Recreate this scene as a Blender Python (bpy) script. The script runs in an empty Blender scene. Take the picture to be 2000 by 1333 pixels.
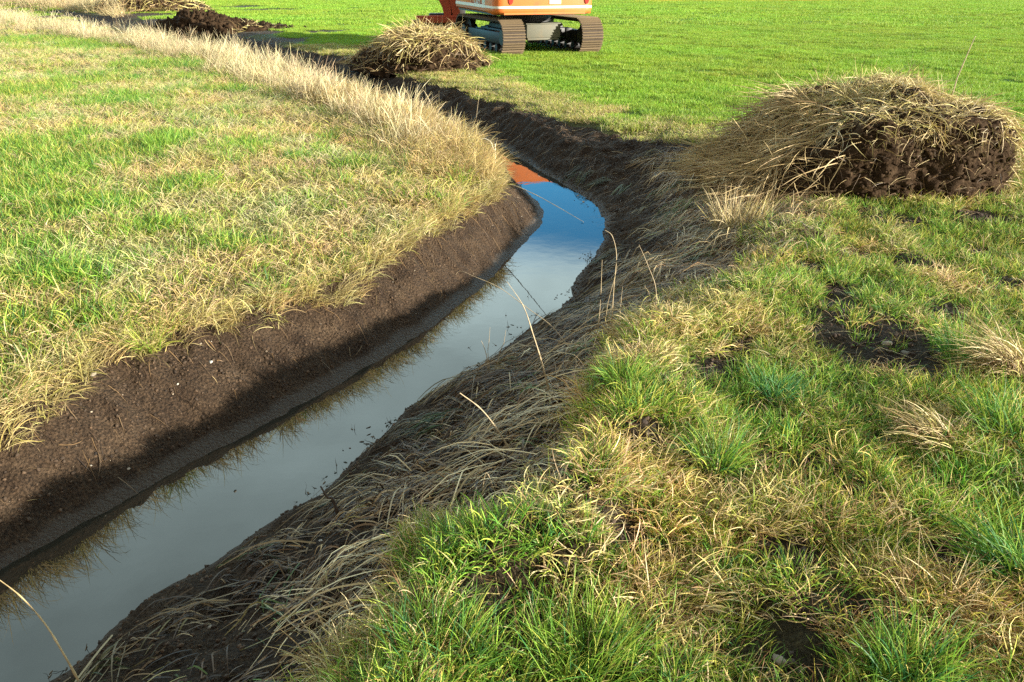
import bpy, bmesh, math, random
import numpy as np
from mathutils import Vector, Matrix, Euler
from mathutils.bvhtree import BVHTree
R = math.radians
scene = bpy.context.scene
C = scene.collection

# ------------------------------------------------------------------ camera, sky, sun, exposure
CAM_H, PITCH, FPX = 1.70, R(25.4), 1511.0
cam_d = bpy.data.cameras.new('camera'); cam = bpy.data.objects.new('camera', cam_d); C.objects.link(cam)
cam.location = (0, 0, CAM_H); cam.rotation_euler = (R(90) - PITCH, 0, 0)
cam_d.sensor_width = 36; cam_d.lens = FPX / 2000 * 36; cam_d.clip_start = .05; cam_d.clip_end = 3000
scene.camera = cam

SUN_EL, SUN_AZ = R(11.8), R(113)          # azimuth clockwise from +Y
world = bpy.data.worlds.new('World'); scene.world = world; world.use_nodes = True
wn, wl = world.node_tree.nodes, world.node_tree.links
wn.clear()
wo = wn.new('ShaderNodeOutputWorld'); bg = wn.new('ShaderNodeBackground')
sky = wn.new('ShaderNodeTexSky'); sky.sky_type = 'NISHITA'; sky.sun_disc = False
sky.sun_elevation = SUN_EL; sky.sun_rotation = SUN_AZ; sky.dust_density = .4; sky.ozone_density = 2.5; sky.air_density = 1.0
tc = wn.new('ShaderNodeTexCoord'); sp = wn.new('ShaderNodeSeparateXYZ'); wl.new(tc.outputs['Generated'], sp.inputs[0])
nz = wn.new('ShaderNodeTexNoise'); nz.inputs['Scale'].default_value = 2.2; nz.inputs['Detail'].default_value = 5
mp = wn.new('ShaderNodeMapping'); mp.inputs['Scale'].default_value = (1, 1, 2.2); wl.new(tc.outputs['Generated'], mp.inputs[0]); wl.new(mp.outputs[0], nz.inputs['Vector'])
ma = wn.new('ShaderNodeMath'); ma.operation = 'MULTIPLY_ADD'; wl.new(nz.outputs['Fac'], ma.inputs[0]); ma.inputs[1].default_value = .07; wl.new(sp.outputs['Z'], ma.inputs[2])
mr = wn.new('ShaderNodeMapRange'); mr.interpolation_type = 'SMOOTHSTEP'; wl.new(ma.outputs[0], mr.inputs['Value'])
mr.inputs['From Min'].default_value = .335; mr.inputs['From Max'].default_value = .40
cr = wn.new('ShaderNodeMapRange'); wl.new(nz.outputs['Fac'], cr.inputs['Value']); cr.inputs['From Min'].default_value = .3; cr.inputs['From Max'].default_value = .7
cr.inputs['To Min'].default_value = .50; cr.inputs['To Max'].default_value = 1.35
cz = wn.new('ShaderNodeMapRange'); wl.new(sp.outputs['Z'], cz.inputs['Value']); cz.inputs['From Min'].default_value = .34; cz.inputs['From Max'].default_value = .8; cz.inputs['To Min'].default_value = 1.12; cz.inputs['To Max'].default_value = .55
cm = wn.new('ShaderNodeMath'); cm.operation = 'MULTIPLY'; wl.new(cr.outputs[0], cm.inputs[0]); wl.new(cz.outputs[0], cm.inputs[1])
cc = wn.new('ShaderNodeVectorMath'); cc.operation = 'SCALE'; cc.inputs[0].default_value = (15.6, 20.2, 20.4); wl.new(cm.outputs[0], cc.inputs['Scale'])
fw = wn.new('ShaderNodeMapRange'); fw.interpolation_type = 'SMOOTHSTEP'; wl.new(sp.outputs['Y'], fw.inputs['Value']); fw.inputs['From Min'].default_value = .1; fw.inputs['From Max'].default_value = .45
tintn = wn.new('ShaderNodeVectorMath'); tintn.operation = 'MULTIPLY'; tintn.inputs[1].default_value = (1.1, 3.0, 3.7); wl.new(sky.outputs[0], tintn.inputs[0])
hz = wn.new('ShaderNodeHueSaturation'); hz.inputs['Saturation'].default_value = .22; hz.inputs['Value'].default_value = 1.55; wl.new(sky.outputs[0], hz.inputs['Color'])
hw = wn.new('ShaderNodeVectorMath'); hw.operation = 'MULTIPLY'; hw.inputs[1].default_value = (1.10, 1.0, .86); wl.new(hz.outputs[0], hw.inputs[0])
m0 = wn.new('ShaderNodeMix'); m0.data_type = 'RGBA'; wl.new(fw.outputs[0], m0.inputs['Factor']); wl.new(hw.outputs[0], m0.inputs[6]); wl.new(tintn.outputs[0], m0.inputs[7])
mf = wn.new('ShaderNodeMath'); mf.operation = 'MULTIPLY'; wl.new(mr.outputs[0], mf.inputs[0]); wl.new(fw.outputs[0], mf.inputs[1])
mx = wn.new('ShaderNodeMix'); mx.data_type = 'RGBA'; wl.new(mf.outputs[0], mx.inputs['Factor']); wl.new(m0.outputs[2], mx.inputs[6]); wl.new(cc.outputs[0], mx.inputs[7])
bg.inputs['Strength'].default_value = .053; wl.new(mx.outputs[2], bg.inputs['Color']); wl.new(bg.outputs[0], wo.inputs[0])

sd = bpy.data.lights.new('sun', 'SUN'); sun = bpy.data.objects.new('sun', sd); C.objects.link(sun)
sd.energy = 5.0; sd.angle = R(.5); sd.color = (1, .945, .82)
sdir = Vector((math.sin(SUN_AZ) * math.cos(SUN_EL), math.cos(SUN_AZ) * math.cos(SUN_EL), math.sin(SUN_EL)))
sun.rotation_euler = sdir.to_track_quat('Z', 'Y').to_euler(); sun.location = sdir * 60
scene.view_settings.view_transform = 'Standard'; scene.view_settings.look = 'None'
scene.view_settings.exposure = 1.45; scene.view_settings.gamma = 1
scene.cycles.use_denoising = False; scene.cycles.max_bounces = 4; scene.cycles.diffuse_bounces = 2; scene.cycles.transmission_bounces = 3; scene.cycles.transparent_max_bounces = 4

# ------------------------------------------------------------------ helpers
rng = np.random.default_rng(11)
def G(x, y, z=0.0):                     # a point of the picture laid down on the level z
    u = (x - 1000) / FPX; v = (666.5 - y) / FPX
    dy = math.cos(PITCH) + v * math.sin(PITCH); dz = -math.sin(PITCH) + v * math.cos(PITCH)
    t = (z - CAM_H) / dz
    return (u * t, dy * t)

def tag(o, label=None, cat=None, group=None, kind=None):
    if label: o['label'] = label
    if cat: o['category'] = cat
    if group: o['group'] = group
    if kind: o['kind'] = kind
    return o
def empty(name, loc=(0, 0, 0), rz=0):
    o = bpy.data.objects.new(name, None); C.objects.link(o); o.location = loc; o.rotation_euler = (0, 0, rz); return o

def fast_mesh(name, V, Q, col=None, smooth=True):
    V = np.asarray(V, np.float32); Q = np.asarray(Q, np.int32)
    me = bpy.data.meshes.new(name)
    me.vertices.add(len(V)); me.vertices.foreach_set('co', V.ravel())
    n, k = Q.shape
    me.loops.add(n * k); me.loops.foreach_set('vertex_index', Q.ravel())
    me.polygons.add(n); me.polygons.foreach_set('loop_start', np.arange(0, n * k, k, dtype=np.int32))
    if smooth: me.polygons.foreach_set('use_smooth', np.ones(n, bool))
    me.update(calc_edges=True)
    if col is not None:
        a = me.color_attributes.new('col', 'FLOAT_COLOR', 'POINT')
        cc_ = np.ones((len(V), 4), np.float32); cc_[:, :3] = col; a.data.foreach_set('color', cc_.ravel())
    return me
def link(name, me, mat, parent=None):
    o = bpy.data.objects.new(name, me); C.objects.link(o)
    if mat is not None: me.materials.append(mat)
    if parent is not None: o.parent = parent
    return o

def ribbon_data(P, w, c0, c1=None, taper=None, flat=False, r=None):
    r = r or rng
    N, K, _ = P.shape
    T = np.gradient(P, axis=1); T /= np.linalg.norm(T, axis=2, keepdims=True) + 1e-9
    if flat:
        ref = np.tile(np.array([0, 0, 1.0]), (N, 1)) + r.normal(0, .35, (N, 3))
    else:
        ref = r.normal(0, 1, (N, 3)); ref[:, 2] *= .25
    ref = np.repeat(ref[:, None], K, 1)
    S = np.cross(T, ref); S /= np.linalg.norm(S, axis=2, keepdims=True) + 1e-9
    if taper is None: taper = np.linspace(1, 0, K) ** .55 * .95 + .05
    W = (w[:, None] * taper[None, :] * .5)[..., None]
    V = np.stack([P - S * W, P + S * W], 2).reshape(-1, 3)
    base = (np.arange(N) * K * 2)[:, None] + (np.arange(K - 1) * 2)[None]
    Q = np.stack([base, base + 1, base + 3, base + 2], -1).reshape(-1, 4)
    if c1 is None: c1 = c0
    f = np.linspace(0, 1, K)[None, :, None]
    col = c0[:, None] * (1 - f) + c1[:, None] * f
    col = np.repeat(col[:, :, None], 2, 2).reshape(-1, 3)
    return V, Q, col
def merge(parts):
    Vs, Qs, Cs, o = [], [], [], 0
    for V, Q, c in parts:
        Vs.append(V); Qs.append(Q + o); Cs.append(c); o += len(V)
    return np.concatenate(Vs), np.concatenate(Qs), np.concatenate(Cs)

def blades(n, rad, h, lean, droop, K=5, r=None, az=None, azs=None, jit=.0):
    """curved blade centre lines rooted in a disc"""
    r = r or rng
    a = r.uniform(0, 2 * np.pi, n); d = rad * np.sqrt(r.uniform(0, 1, n))
    b = np.stack([np.cos(a) * d, np.sin(a) * d, np.full(n, -.01)], 1)
    L = r.uniform(h[0], h[1], n)
    if az is None: A = a + r.normal(0, .9, n)
    else: A = r.normal(az, azs, n)
    th0 = np.abs(r.normal(lean[0], lean[1], n)); dr = np.abs(r.normal(droop[0], droop[1], n))
    s = np.linspace(0, 1, K)
    th = th0[:, None] + dr[:, None] * s[None] ** 1.4
    th = np.minimum(th, 2.1)
    step = L[:, None] / (K - 1)
    A2 = A[:, None] + r.normal(0, jit + 1e-6, (n, 1)) * s[None]
    dx = np.sin(th) * np.cos(A2) * step; dy = np.sin(th) * np.sin(A2) * step; dz = np.cos(th) * step
    D = np.stack([dx, dy, dz], -1); D[:, 0] = 0
    P = b[:, None] + np.cumsum(D, 1)
    P[..., 2] = np.maximum(P[..., 2], -.01 + .012 * s[None])
    return P
def pal(n, cols, wts=None, var=.15, r=None):
    r = r or rng
    cols = np.array(cols, float); i = r.choice(len(cols), n, p=None if wts is None else np.array(wts) / sum(wts))
    return np.clip(cols[i] * (1 + r.normal(0, var, (n, 1))), .004, .95)

def _hash(ix, iy, seed):
    h = (ix.astype(np.int64) * 374761393 + iy.astype(np.int64) * 668265263 + seed * 2147483647) & 0xffffffff
    h = ((h ^ (h >> 13)) * 1274126177) & 0xffffffff
    return ((h ^ (h >> 16)) & 0xffff) / 65535.0
def vnoise(x, y, seed=0):
    x0, y0 = np.floor(x), np.floor(y); fx, fy = x - x0, y - y0
    fx = fx * fx * (3 - 2 * fx); fy = fy * fy * (3 - 2 * fy)
    a, b, c, d = _hash(x0, y0, seed), _hash(x0 + 1, y0, seed), _hash(x0, y0 + 1, seed), _hash(x0 + 1, y0 + 1, seed)
    return (a * (1 - fx) + b * fx) * (1 - fy) + (c * (1 - fx) + d * fx) * fy
def fbm(x, y, s, seed=0, oct=4):
    x = np.asarray(x, float) / s; y = np.asarray(y, float) / s; t = 0; a = .5; n = 0
    for i in range(oct):
        t = t + a * vnoise(x + 17.3 * i, y - 9.1 * i, seed + i); n += a; x, y, a = x * 2.03, y * 2.03, a * .55
    return t / n * 2 - 1            # about -1..1
def sstep(a, b, x):
    t = np.clip((x - a) / (b - a), 0, 1); return t * t * (3 - 2 * t)

# ------------------------------------------------------------------ the ditch: four lines on the ground
ZW, ZC = -.40, .0                     # water level, left crest level
def catmull(pts, m=5):
    p = np.array(pts, float); p = np.vstack([2 * p[0] - p[1], p, 2 * p[-1] - p[-2]]); out = []
    for i in range(1, len(p) - 2):
        for t in np.linspace(0, 1, m, endpoint=False):
            out.append(.5 * ((2 * p[i]) + (-p[i-1] + p[i+1]) * t + (2*p[i-1] - 5*p[i] + 4*p[i+1] - p[i+2]) * t*t + (-p[i-1] + 3*p[i] - 3*p[i+1] + p[i+2]) * t**3))
    out.append(p[-2]); return np.array(out)
def GP(l, z): return [G(x, y, z) for x, y in l]
LWn = GP([(0, 1118), (100, 1060), (250, 975), (400, 890), (500, 840), (640, 760), (760, 690), (870, 620), (960, 540), (1030, 470), (1060, 430), (1050, 395), (1000, 350), (965, 315)], ZW)
RWn = GP([(90, 1333), (250, 1200), (400, 1110), (520, 1030), (620, 970), (700, 890), (800, 800), (900, 740), (1000, 670), (1090, 600), (1130, 540), (1170, 490), (1183, 440), (1160, 400), (1110, 365), (1060, 335), (1000, 300), (955, 275)], ZW)
L0n = GP([(0, 800), (100, 745), (180, 695), (300, 660), (400, 630), (520, 590), (640, 545), (740, 500), (830, 440), (930, 385), (962, 345)], ZC)
L0f = [(-1.85, 11.3), (-3.2, 13.9), (-5.3, 17.4), (-8.7, 22), (-13.9, 28.2), (-20.4, 35.3), (-35.6, 52)]
R0f = [(-.40, 12.53), (-1.9, 15.3), (-3.6, 18.6), (-5.96, 21.9), (-10.6, 29.2), (-16.9, 36.7), (-31.6, 53.6)]
LWf = [tuple(.72 * np.array(p) + .28 * np.array(q)) for p, q in zip(L0f, R0f)]
RWf = [tuple(.28 * np.array(p) + .72 * np.array(q)) for p, q in zip(L0f, R0f)]
LW = catmull([(-5.7, -3.7), (-3.7, -.4), (-2.62, 1.35)] + LWn + LWf)
RW = catmull([(-4.9, -4.0), (-2.95, -.7), (-2.03, .95)] + RWn + RWf[1:])
L0 = catmull([(-6.7, -3.4), (-4.6, -.1), (-3.1, 1.7)] + L0n + [(-.45, 8.6), (-.95, 9.7)] + L0f)
R0 = catmull([(-3.9, -4.8), (-1.9, -.9), (-.75, 1.0), (-.49, 1.47), (-.36, 1.93), (-.1, 2.2), (.15, 2.6), (.34, 2.98), (.5, 3.5), (.65, 3.88), (1.1, 4.4), (1.65, 4.95), (1.85, 5.6), (2.05, 6.5), (2.2, 7.6), (2.15, 8.6), (1.75, 9.1), (1.37, 9.3), (.85, 10.0), (.35, 11.03)] + R0f)
def pdist(x, y, L):
    out = np.full(len(x), 1e9); A, B = L[:-1], L[1:]
    for (ax, ay), (bx, by) in zip(A, B):
        dx, dy = bx - ax, by - ay; l2 = dx * dx + dy * dy + 1e-12
        t = np.clip(((x - ax) * dx + (y - ay) * dy) / l2, 0, 1)
        d = (x - ax - t * dx) ** 2 + (y - ay - t * dy) ** 2
        np.minimum(out, d, out=out)
    return np.sqrt(out)
def inside(x, y, L1, L2):
    P = np.vstack([L1, L2[::-1]]); res = np.zeros(len(x), bool)
    for (x1, y1), (x2, y2) in zip(P, np.roll(P, -1, 0)):
        if y1 == y2: continue
        c = ((y1 > y) != (y2 > y)); xi = (x2 - x1) * (y - y1) / (y2 - y1) + x1
        res ^= c & (x < xi)
    return res

def axis(segs):
    out = [segs[0][0]]
    for a, b, s in segs:
        n = max(1, int(round((b - a) / s))); out += list(np.linspace(a, b, n + 1)[1:])
    return np.array(out)
XS = axis([(-900, -120, 60), (-120, -40, 4), (-40, -14, .5), (-14, -5, .09), (-5, -3, .05), (-3, 3.2, .022), (3.2, 7, .05), (7, 16, .3), (16, 60, 3), (60, 900, 70)])
YS = axis([(-300, -10, 30), (-10, 0, 1), (0, 1.2, .08), (1.2, 9, .022), (9, 14, .035), (14, 24, .08), (24, 45, .3), (45, 120, 3), (120, 1800, 80)])
GX, GY = np.meshgrid(XS, YS)
gx, gy = GX.ravel(), GY.ravel()
NP = len(gx)
near = (gx > -36) & (gx < 16) & (gy > -6) & (gy < 56)
ax_, ay_ = gx[near], gy[near]
# distance to ditch only where it matters
dLW = np.full(NP, 50.); dRW = dLW.copy(); dL0 = dLW.copy(); dR0 = dLW.copy()
def dist_fill(dst, L): dst[near] = pdist(ax_, ay_, L)
# thin ragged edges: warp the look-up point a little so that no line is smooth
wx = ax_ + .10 * fbm(ax_, ay_, .45, 3) + .045 * fbm(ax_, ay_, .14, 5)
wy = ay_ + .10 * fbm(ax_, ay_, .45, 9) + .045 * fbm(ax_, ay_, .14, 6)
wk = .45 + .9 * sstep(.15, .45, np.minimum(pdist(ax_, ay_, LW), pdist(ax_, ay_, RW)))
ax2, ay2 = ax_ + wk * (wx - ax_), ay_ + wk * (wy - ay_)
for dst, L in ((dLW, LW), (dRW, RW), (dL0, L0), (dR0, R0)): dst[near] = pdist(ax2, ay2, L)
inW = np.zeros(NP, bool); inL = inW.copy(); inR = inW.copy(); dit = inW.copy()
inW[near] = inside(ax2, ay2, LW, RW); dit[near] = inside(ax2, ay2, L0, R0)
dit |= inW
inL = dit & ~inW & (dLW <= dRW); inR = dit & ~inW & (dLW > dRW)
ditch = inW | inL | inR
Z = np.zeros(NP)
side_left = np.zeros(NP, bool); side_left[near] = inside(ax2, ay2, np.vstack([[-60, -8], [-60, 80]]), L0)
side_left |= (gx < -36)
side_left &= ~ditch
# field level with gentle hummocks
hum = .030 * fbm(gx, gy, .55, 21) + .045 * fbm(gx, gy, 1.7, 22)
Z += hum * np.clip(1.6 - np.hypot(gx, gy) / 60, .25, 1)
Z[side_left] += ZC + .02 * sstep(0, 1.0, dL0[side_left]) - .02 * sstep(2, 8, dL0[side_left])
rightside = ~side_left & ~ditch
fg = rightside & (gy < 8.5)
Z[fg] += .042 * fbm(gx[fg], gy[fg], .22, 31) + .012 * fbm(gx[fg], gy[fg], .07, 33)
Z[rightside] -= .05 * (1 - sstep(0, .25, dR0[rightside]))
nc = rightside & (gy < 6); Z[nc] += .15 * (1 - .8 * sstep(3.8, 4.8, gy[nc])) * np.exp(-((dR0[nc] - .28) / .22) ** 2) * (.6 + .8 * fbm(gx[nc], gy[nc], .5, 35))
# left bank
tL = dLW / (dLW + dL0 + 1e-6)
zl = ZW + .035 * sstep(0, .12, dLW) + (ZC - ZW - .035) * np.clip((dLW - .10) / (dLW + dL0 - .10 + 1e-6), 0, 1) ** .92
zl += .035 * np.sin(np.pi * tL)
rough = sstep(.10, .2, dLW)
zl += rough * (.028 * fbm(gx, gy, .30, 41) + .020 * fbm(gx, gy, .10, 42) + .012 * fbm(gx, gy, .05, 43) + .030 * fbm(gx * .9 + gy * .45, (gy * .9 - gx * .45) * .25, .12, 44) + .02 * fbm(gx, gy, .7, 46) - .020 * sstep(.25, .6, fbm(gx, gy, .16, 45)))
Z[inL] = zl[inL]
# right bank
tR = dRW / (dRW + dR0 + 1e-6)
farR = sstep(7.6, 9.2, gy)
sh = (tR ** .75) * (1 - farR) + (1 - (1 - tR) ** 1.9) * farR
zr = ZW + (-.05 - ZW) * sh + .045 * fbm(gx, gy, .35, 51) * np.sin(np.pi * tR) + (.040 * fbm(gx, gy, .12, 52) + .014 * fbm(gx, gy, .055, 53)) * sstep(0, .08, dRW)
# digging marks running down the far bend
zr += farR * .055 * sstep(0, .15, dRW) * np.sin(np.pi * tR) * fbm(gx * 2.2 + gy * 1.6, gy * .5 - gx * .9, .28, 55)
Z[inR] = zr[inR]
wb = np.minimum(dLW, dRW)
Z[inW] = ZW - .20 * sstep(0, .35, wb[inW]) - .004
MZ = Z.reshape(GX.shape)

def bil(F, x, y):
    x = np.asarray(x, float); y = np.asarray(y, float)
    i = np.clip(np.searchsorted(XS, x) - 1, 0, len(XS) - 2); j = np.clip(np.searchsorted(YS, y) - 1, 0, len(YS) - 2)
    fx = np.clip((x - XS[i]) / (XS[i+1] - XS[i]), 0, 1); fy = np.clip((y - YS[j]) / (YS[j+1] - YS[j]), 0, 1)
    return (F[j, i] * (1-fx) + F[j, i+1] * fx) * (1-fy) + (F[j+1, i] * (1-fx) + F[j+1, i+1] * fx) * fy
def zat(x, y): return bil(MZ, x, y)
sh2 = GX.shape
F_dLW, F_dRW, F_dL0, F_dR0 = (d.reshape(sh2) for d in (dLW, dRW, dL0, dR0))
F_inW, F_inL, F_inR, F_left, F_right = (d.reshape(sh2).astype(float) for d in (inW, inL, inR, side_left, rightside))

# patches read off the place: (pixel x, pixel y, radius m)
def blobs(x, y, lst):
    t = np.zeros(len(x))
    for px, py, r in lst:
        if lst is SOIL: r = r * 1.38
        cx, cy = G(px, py, 0)
        t = np.maximum(t, np.exp(-((x - cx) ** 2 + (y - cy) ** 2) / (r * r)))
    return t
SOIL = [(1850, 620, .12), (1950, 560, .12), (1660, 500, .12), (1700, 420, .12), (1900, 430, .15), (1560, 430, .12), (1240, 880, .08), (1200, 1050, .07), (1150, 850, .06), (1600, 900, .07), (1720, 850, .07), (1500, 880, .06), (1850, 950, .07), (1420, 1180, .06), (1100, 1230, .06), (1560, 1300, .07), (1330, 780, .08), (1700, 655, .26), (1640, 610, .14), (1750, 690, .20), (1400, 725, .15), (1440, 690, .10), (1460, 665, .08), (1050, 905, .16), (1000, 925, .10), (1000, 1190, .11), (920, 1185, .08), (1060, 1110, .08), (1760, 440, .16), (1790, 520, .16), (1640, 570, .10),
        (1440, 930, .08), (1380, 910, .07), (1670, 955, .08), (1540, 1080, .10), (1700, 1200, .07), (1860, 1090, .09), (1260, 1070, .06), (1380, 1250, .06), (1790, 1240, .08), (1900, 490, .12), (1600, 470, .1), (1860, 610, .1), (1580, 530, .1), (1480, 800, .08), (1560, 1190, .06)]
FSOIL = [(540, 19, 1.6), (470, 14, 1.8), (430, 84, .9), (560, 97, .7), (620, 103, .6), (700, 112, .6), (480, 64, 1.4), (400, 70, 1.2), (330, 40, 2.0), (270, 30, 2.4), (640, 62, .9), (560, 78, .9)]
STRAW = [(1330, 960, .17), (1180, 930, .14), (1090, 1000, .15), (1000, 1010, .10), (900, 1020, .09), (1310, 1110, .11), (1300, 1180, .11), (1470, 1000, .07), (1480, 1180, .09), (1640, 1210, .12), (1760, 1150, .12), (1900, 1180, .16), (1960, 1240, .14),
         (640, 1290, .10), (1380, 610, .22), (1280, 650, .18), (1240, 720, .12), (1720, 1000, .10), (1840, 830, .16), (1760, 720, .12), (1950, 700, .22), (1430, 380, .35), (1180, 560, .15), (1400, 870, .12), (1500, 640, .12), (1560, 700, .12), (1860, 560, .14), (1560, 1000, .08), (1100, 1120, .06), (760, 1240, .07)]
GREEN_L = [(60, 80, 1.6), (200, 90, 1.5), (310, 130, 1.0), (390, 155, .6), (60, 180, .8), (170, 160, .7), (240, 200, .6), (60, 290, .7), (60, 380, .5), (150, 330, .6), (250, 310, .5), (330, 280, .4), (120, 430, .4), (40, 500, .3), (90, 560, .25), (450, 180, .45), (470, 300, .3), (580, 320, .15), (690, 340, .22), (220, 620, .16), (120, 640, .16), (30, 650, .2), (290, 715, .12), (370, 380, .25), (860, 345, .25), (740, 235, .35), (650, 200, .4), (20, 740, .12), (430, 490, .15), (640, 420, .12), (330, 460, .2), (210, 420, .3)]

# ------------------------------------------------------------------ materials
def new_mat(name):
    m = bpy.data.materials.new(name); m.use_nodes = True; return m, m.node_tree.nodes, m.node_tree.links
def grass_mat(name, inst=True, trans=.35, rough=.55, mul=1.0):
    m, n, l = new_mat(name); n.clear()
    out = n.new('ShaderNodeOutputMaterial')
    a = n.new('ShaderNodeAttribute'); a.attribute_name = 'col'
    src = a.outputs['Color']
    if inst:
        t = n.new('ShaderNodeAttribute'); t.attribute_type = 'INSTANCER'; t.attribute_name = 'tint'
        mm = n.new('ShaderNodeVectorMath'); mm.operation = 'MULTIPLY'; l.new(src, mm.inputs[0]); l.new(t.outputs['Vector'], mm.inputs[1]); src = mm.outputs[0]
    if mul != 1:
        m2 = n.new('ShaderNodeVectorMath'); m2.operation = 'SCALE'; l.new(src, m2.inputs[0]); m2.inputs['Scale'].default_value = mul; src = m2.outputs[0]
    p = n.new('ShaderNodeBsdfPrincipled'); p.inputs['Roughness'].default_value = rough; p.inputs['Specular IOR Level'].default_value = .35
    l.new(src, p.inputs['Base Color'])
    tr = n.new('ShaderNodeBsdfTranslucent'); l.new(src, tr.inputs['Color'])
    mix = n.new('ShaderNodeMixShader'); mix.inputs[0].default_value = trans
    l.new(p.outputs[0], mix.inputs[1]); l.new(tr.outputs[0], mix.inputs[2]); l.new(mix.outputs[0], out.inputs[0])
    return m
M_gr = grass_mat('grass_blade'); M_st = grass_mat('straw_blade', trans=.25)
M_gr1 = grass_mat('grass_blade_single', inst=False); M_st1 = grass_mat('straw_single', inst=False, trans=.12)

def noise_n(n, l, scale, detail=6, rough=.6, vec=None):
    t = n.new('ShaderNodeTexNoise'); t.inputs['Scale'].default_value = scale; t.inputs['Detail'].default_value = detail; t.inputs['Roughness'].default_value = rough
    if vec is not None: l.new(vec, t.inputs['Vector'])
    return t
def ramp(n, l, src, stops):
    r = n.new('ShaderNodeValToRGB'); e = r.color_ramp.elements
    while len(e) < len(stops): e.new(.5)
    for i, (p, c) in enumerate(stops):
        e[i].position = p; e[i].color = (*c, 1)
    l.new(src, r.inputs[0]); return r
def soil_mat(name, wet_attr=False, scale=1.0):
    m, n, l = new_mat(name); p = n['Principled BSDF']
    tcn = n.new('ShaderNodeTexCoord'); v = tcn.outputs['Object']
    a = noise_n(n, l, 9 * scale, 8, .65, v); b = noise_n(n, l, 70 * scale, 6, .7, v)
    c1 = ramp(n, l, a.outputs['Fac'], [(.3, (.022, .013, .007)), (.55, (.050, .032, .018)), (.8, (.095, .066, .040))])
    c2 = ramp(n, l, b.outputs['Fac'], [(.35, (.55, .52, .5)), (.6, (1.1, 1.05, 1.0))])
    mm = n.new('ShaderNodeVectorMath'); mm.operation = 'MULTIPLY'; l.new(c1.outputs[0], mm.inputs[0]); l.new(c2.outputs[0], mm.inputs[1])
    p.inputs['Roughness'].default_value = .95; p.inputs['Specular IOR Level'].default_value = .1
    l.new(mm.outputs[0], p.inputs['Base Color'])
    vo = n.new('ShaderNodeTexVoronoi'); vo.inputs['Scale'].default_value = 55 * scale; l.new(v, vo.inputs['Vector'])
    h = n.new('ShaderNodeMath'); h.operation = 'MULTIPLY_ADD'; l.new(vo.outputs['Distance'], h.inputs[0]); h.inputs[1].default_value = -.6; l.new(b.outputs['Fac'], h.inputs[2])
    bp = n.new('ShaderNodeBump'); bp.inputs['Strength'].default_value = .8; bp.inputs['Distance'].default_value = .008 / scale
    l.new(h.outputs[0], bp.inputs['Height']); l.new(bp.outputs[0], p.inputs['Normal'])
    return m
M_soil = soil_mat('dug_soil')

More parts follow.
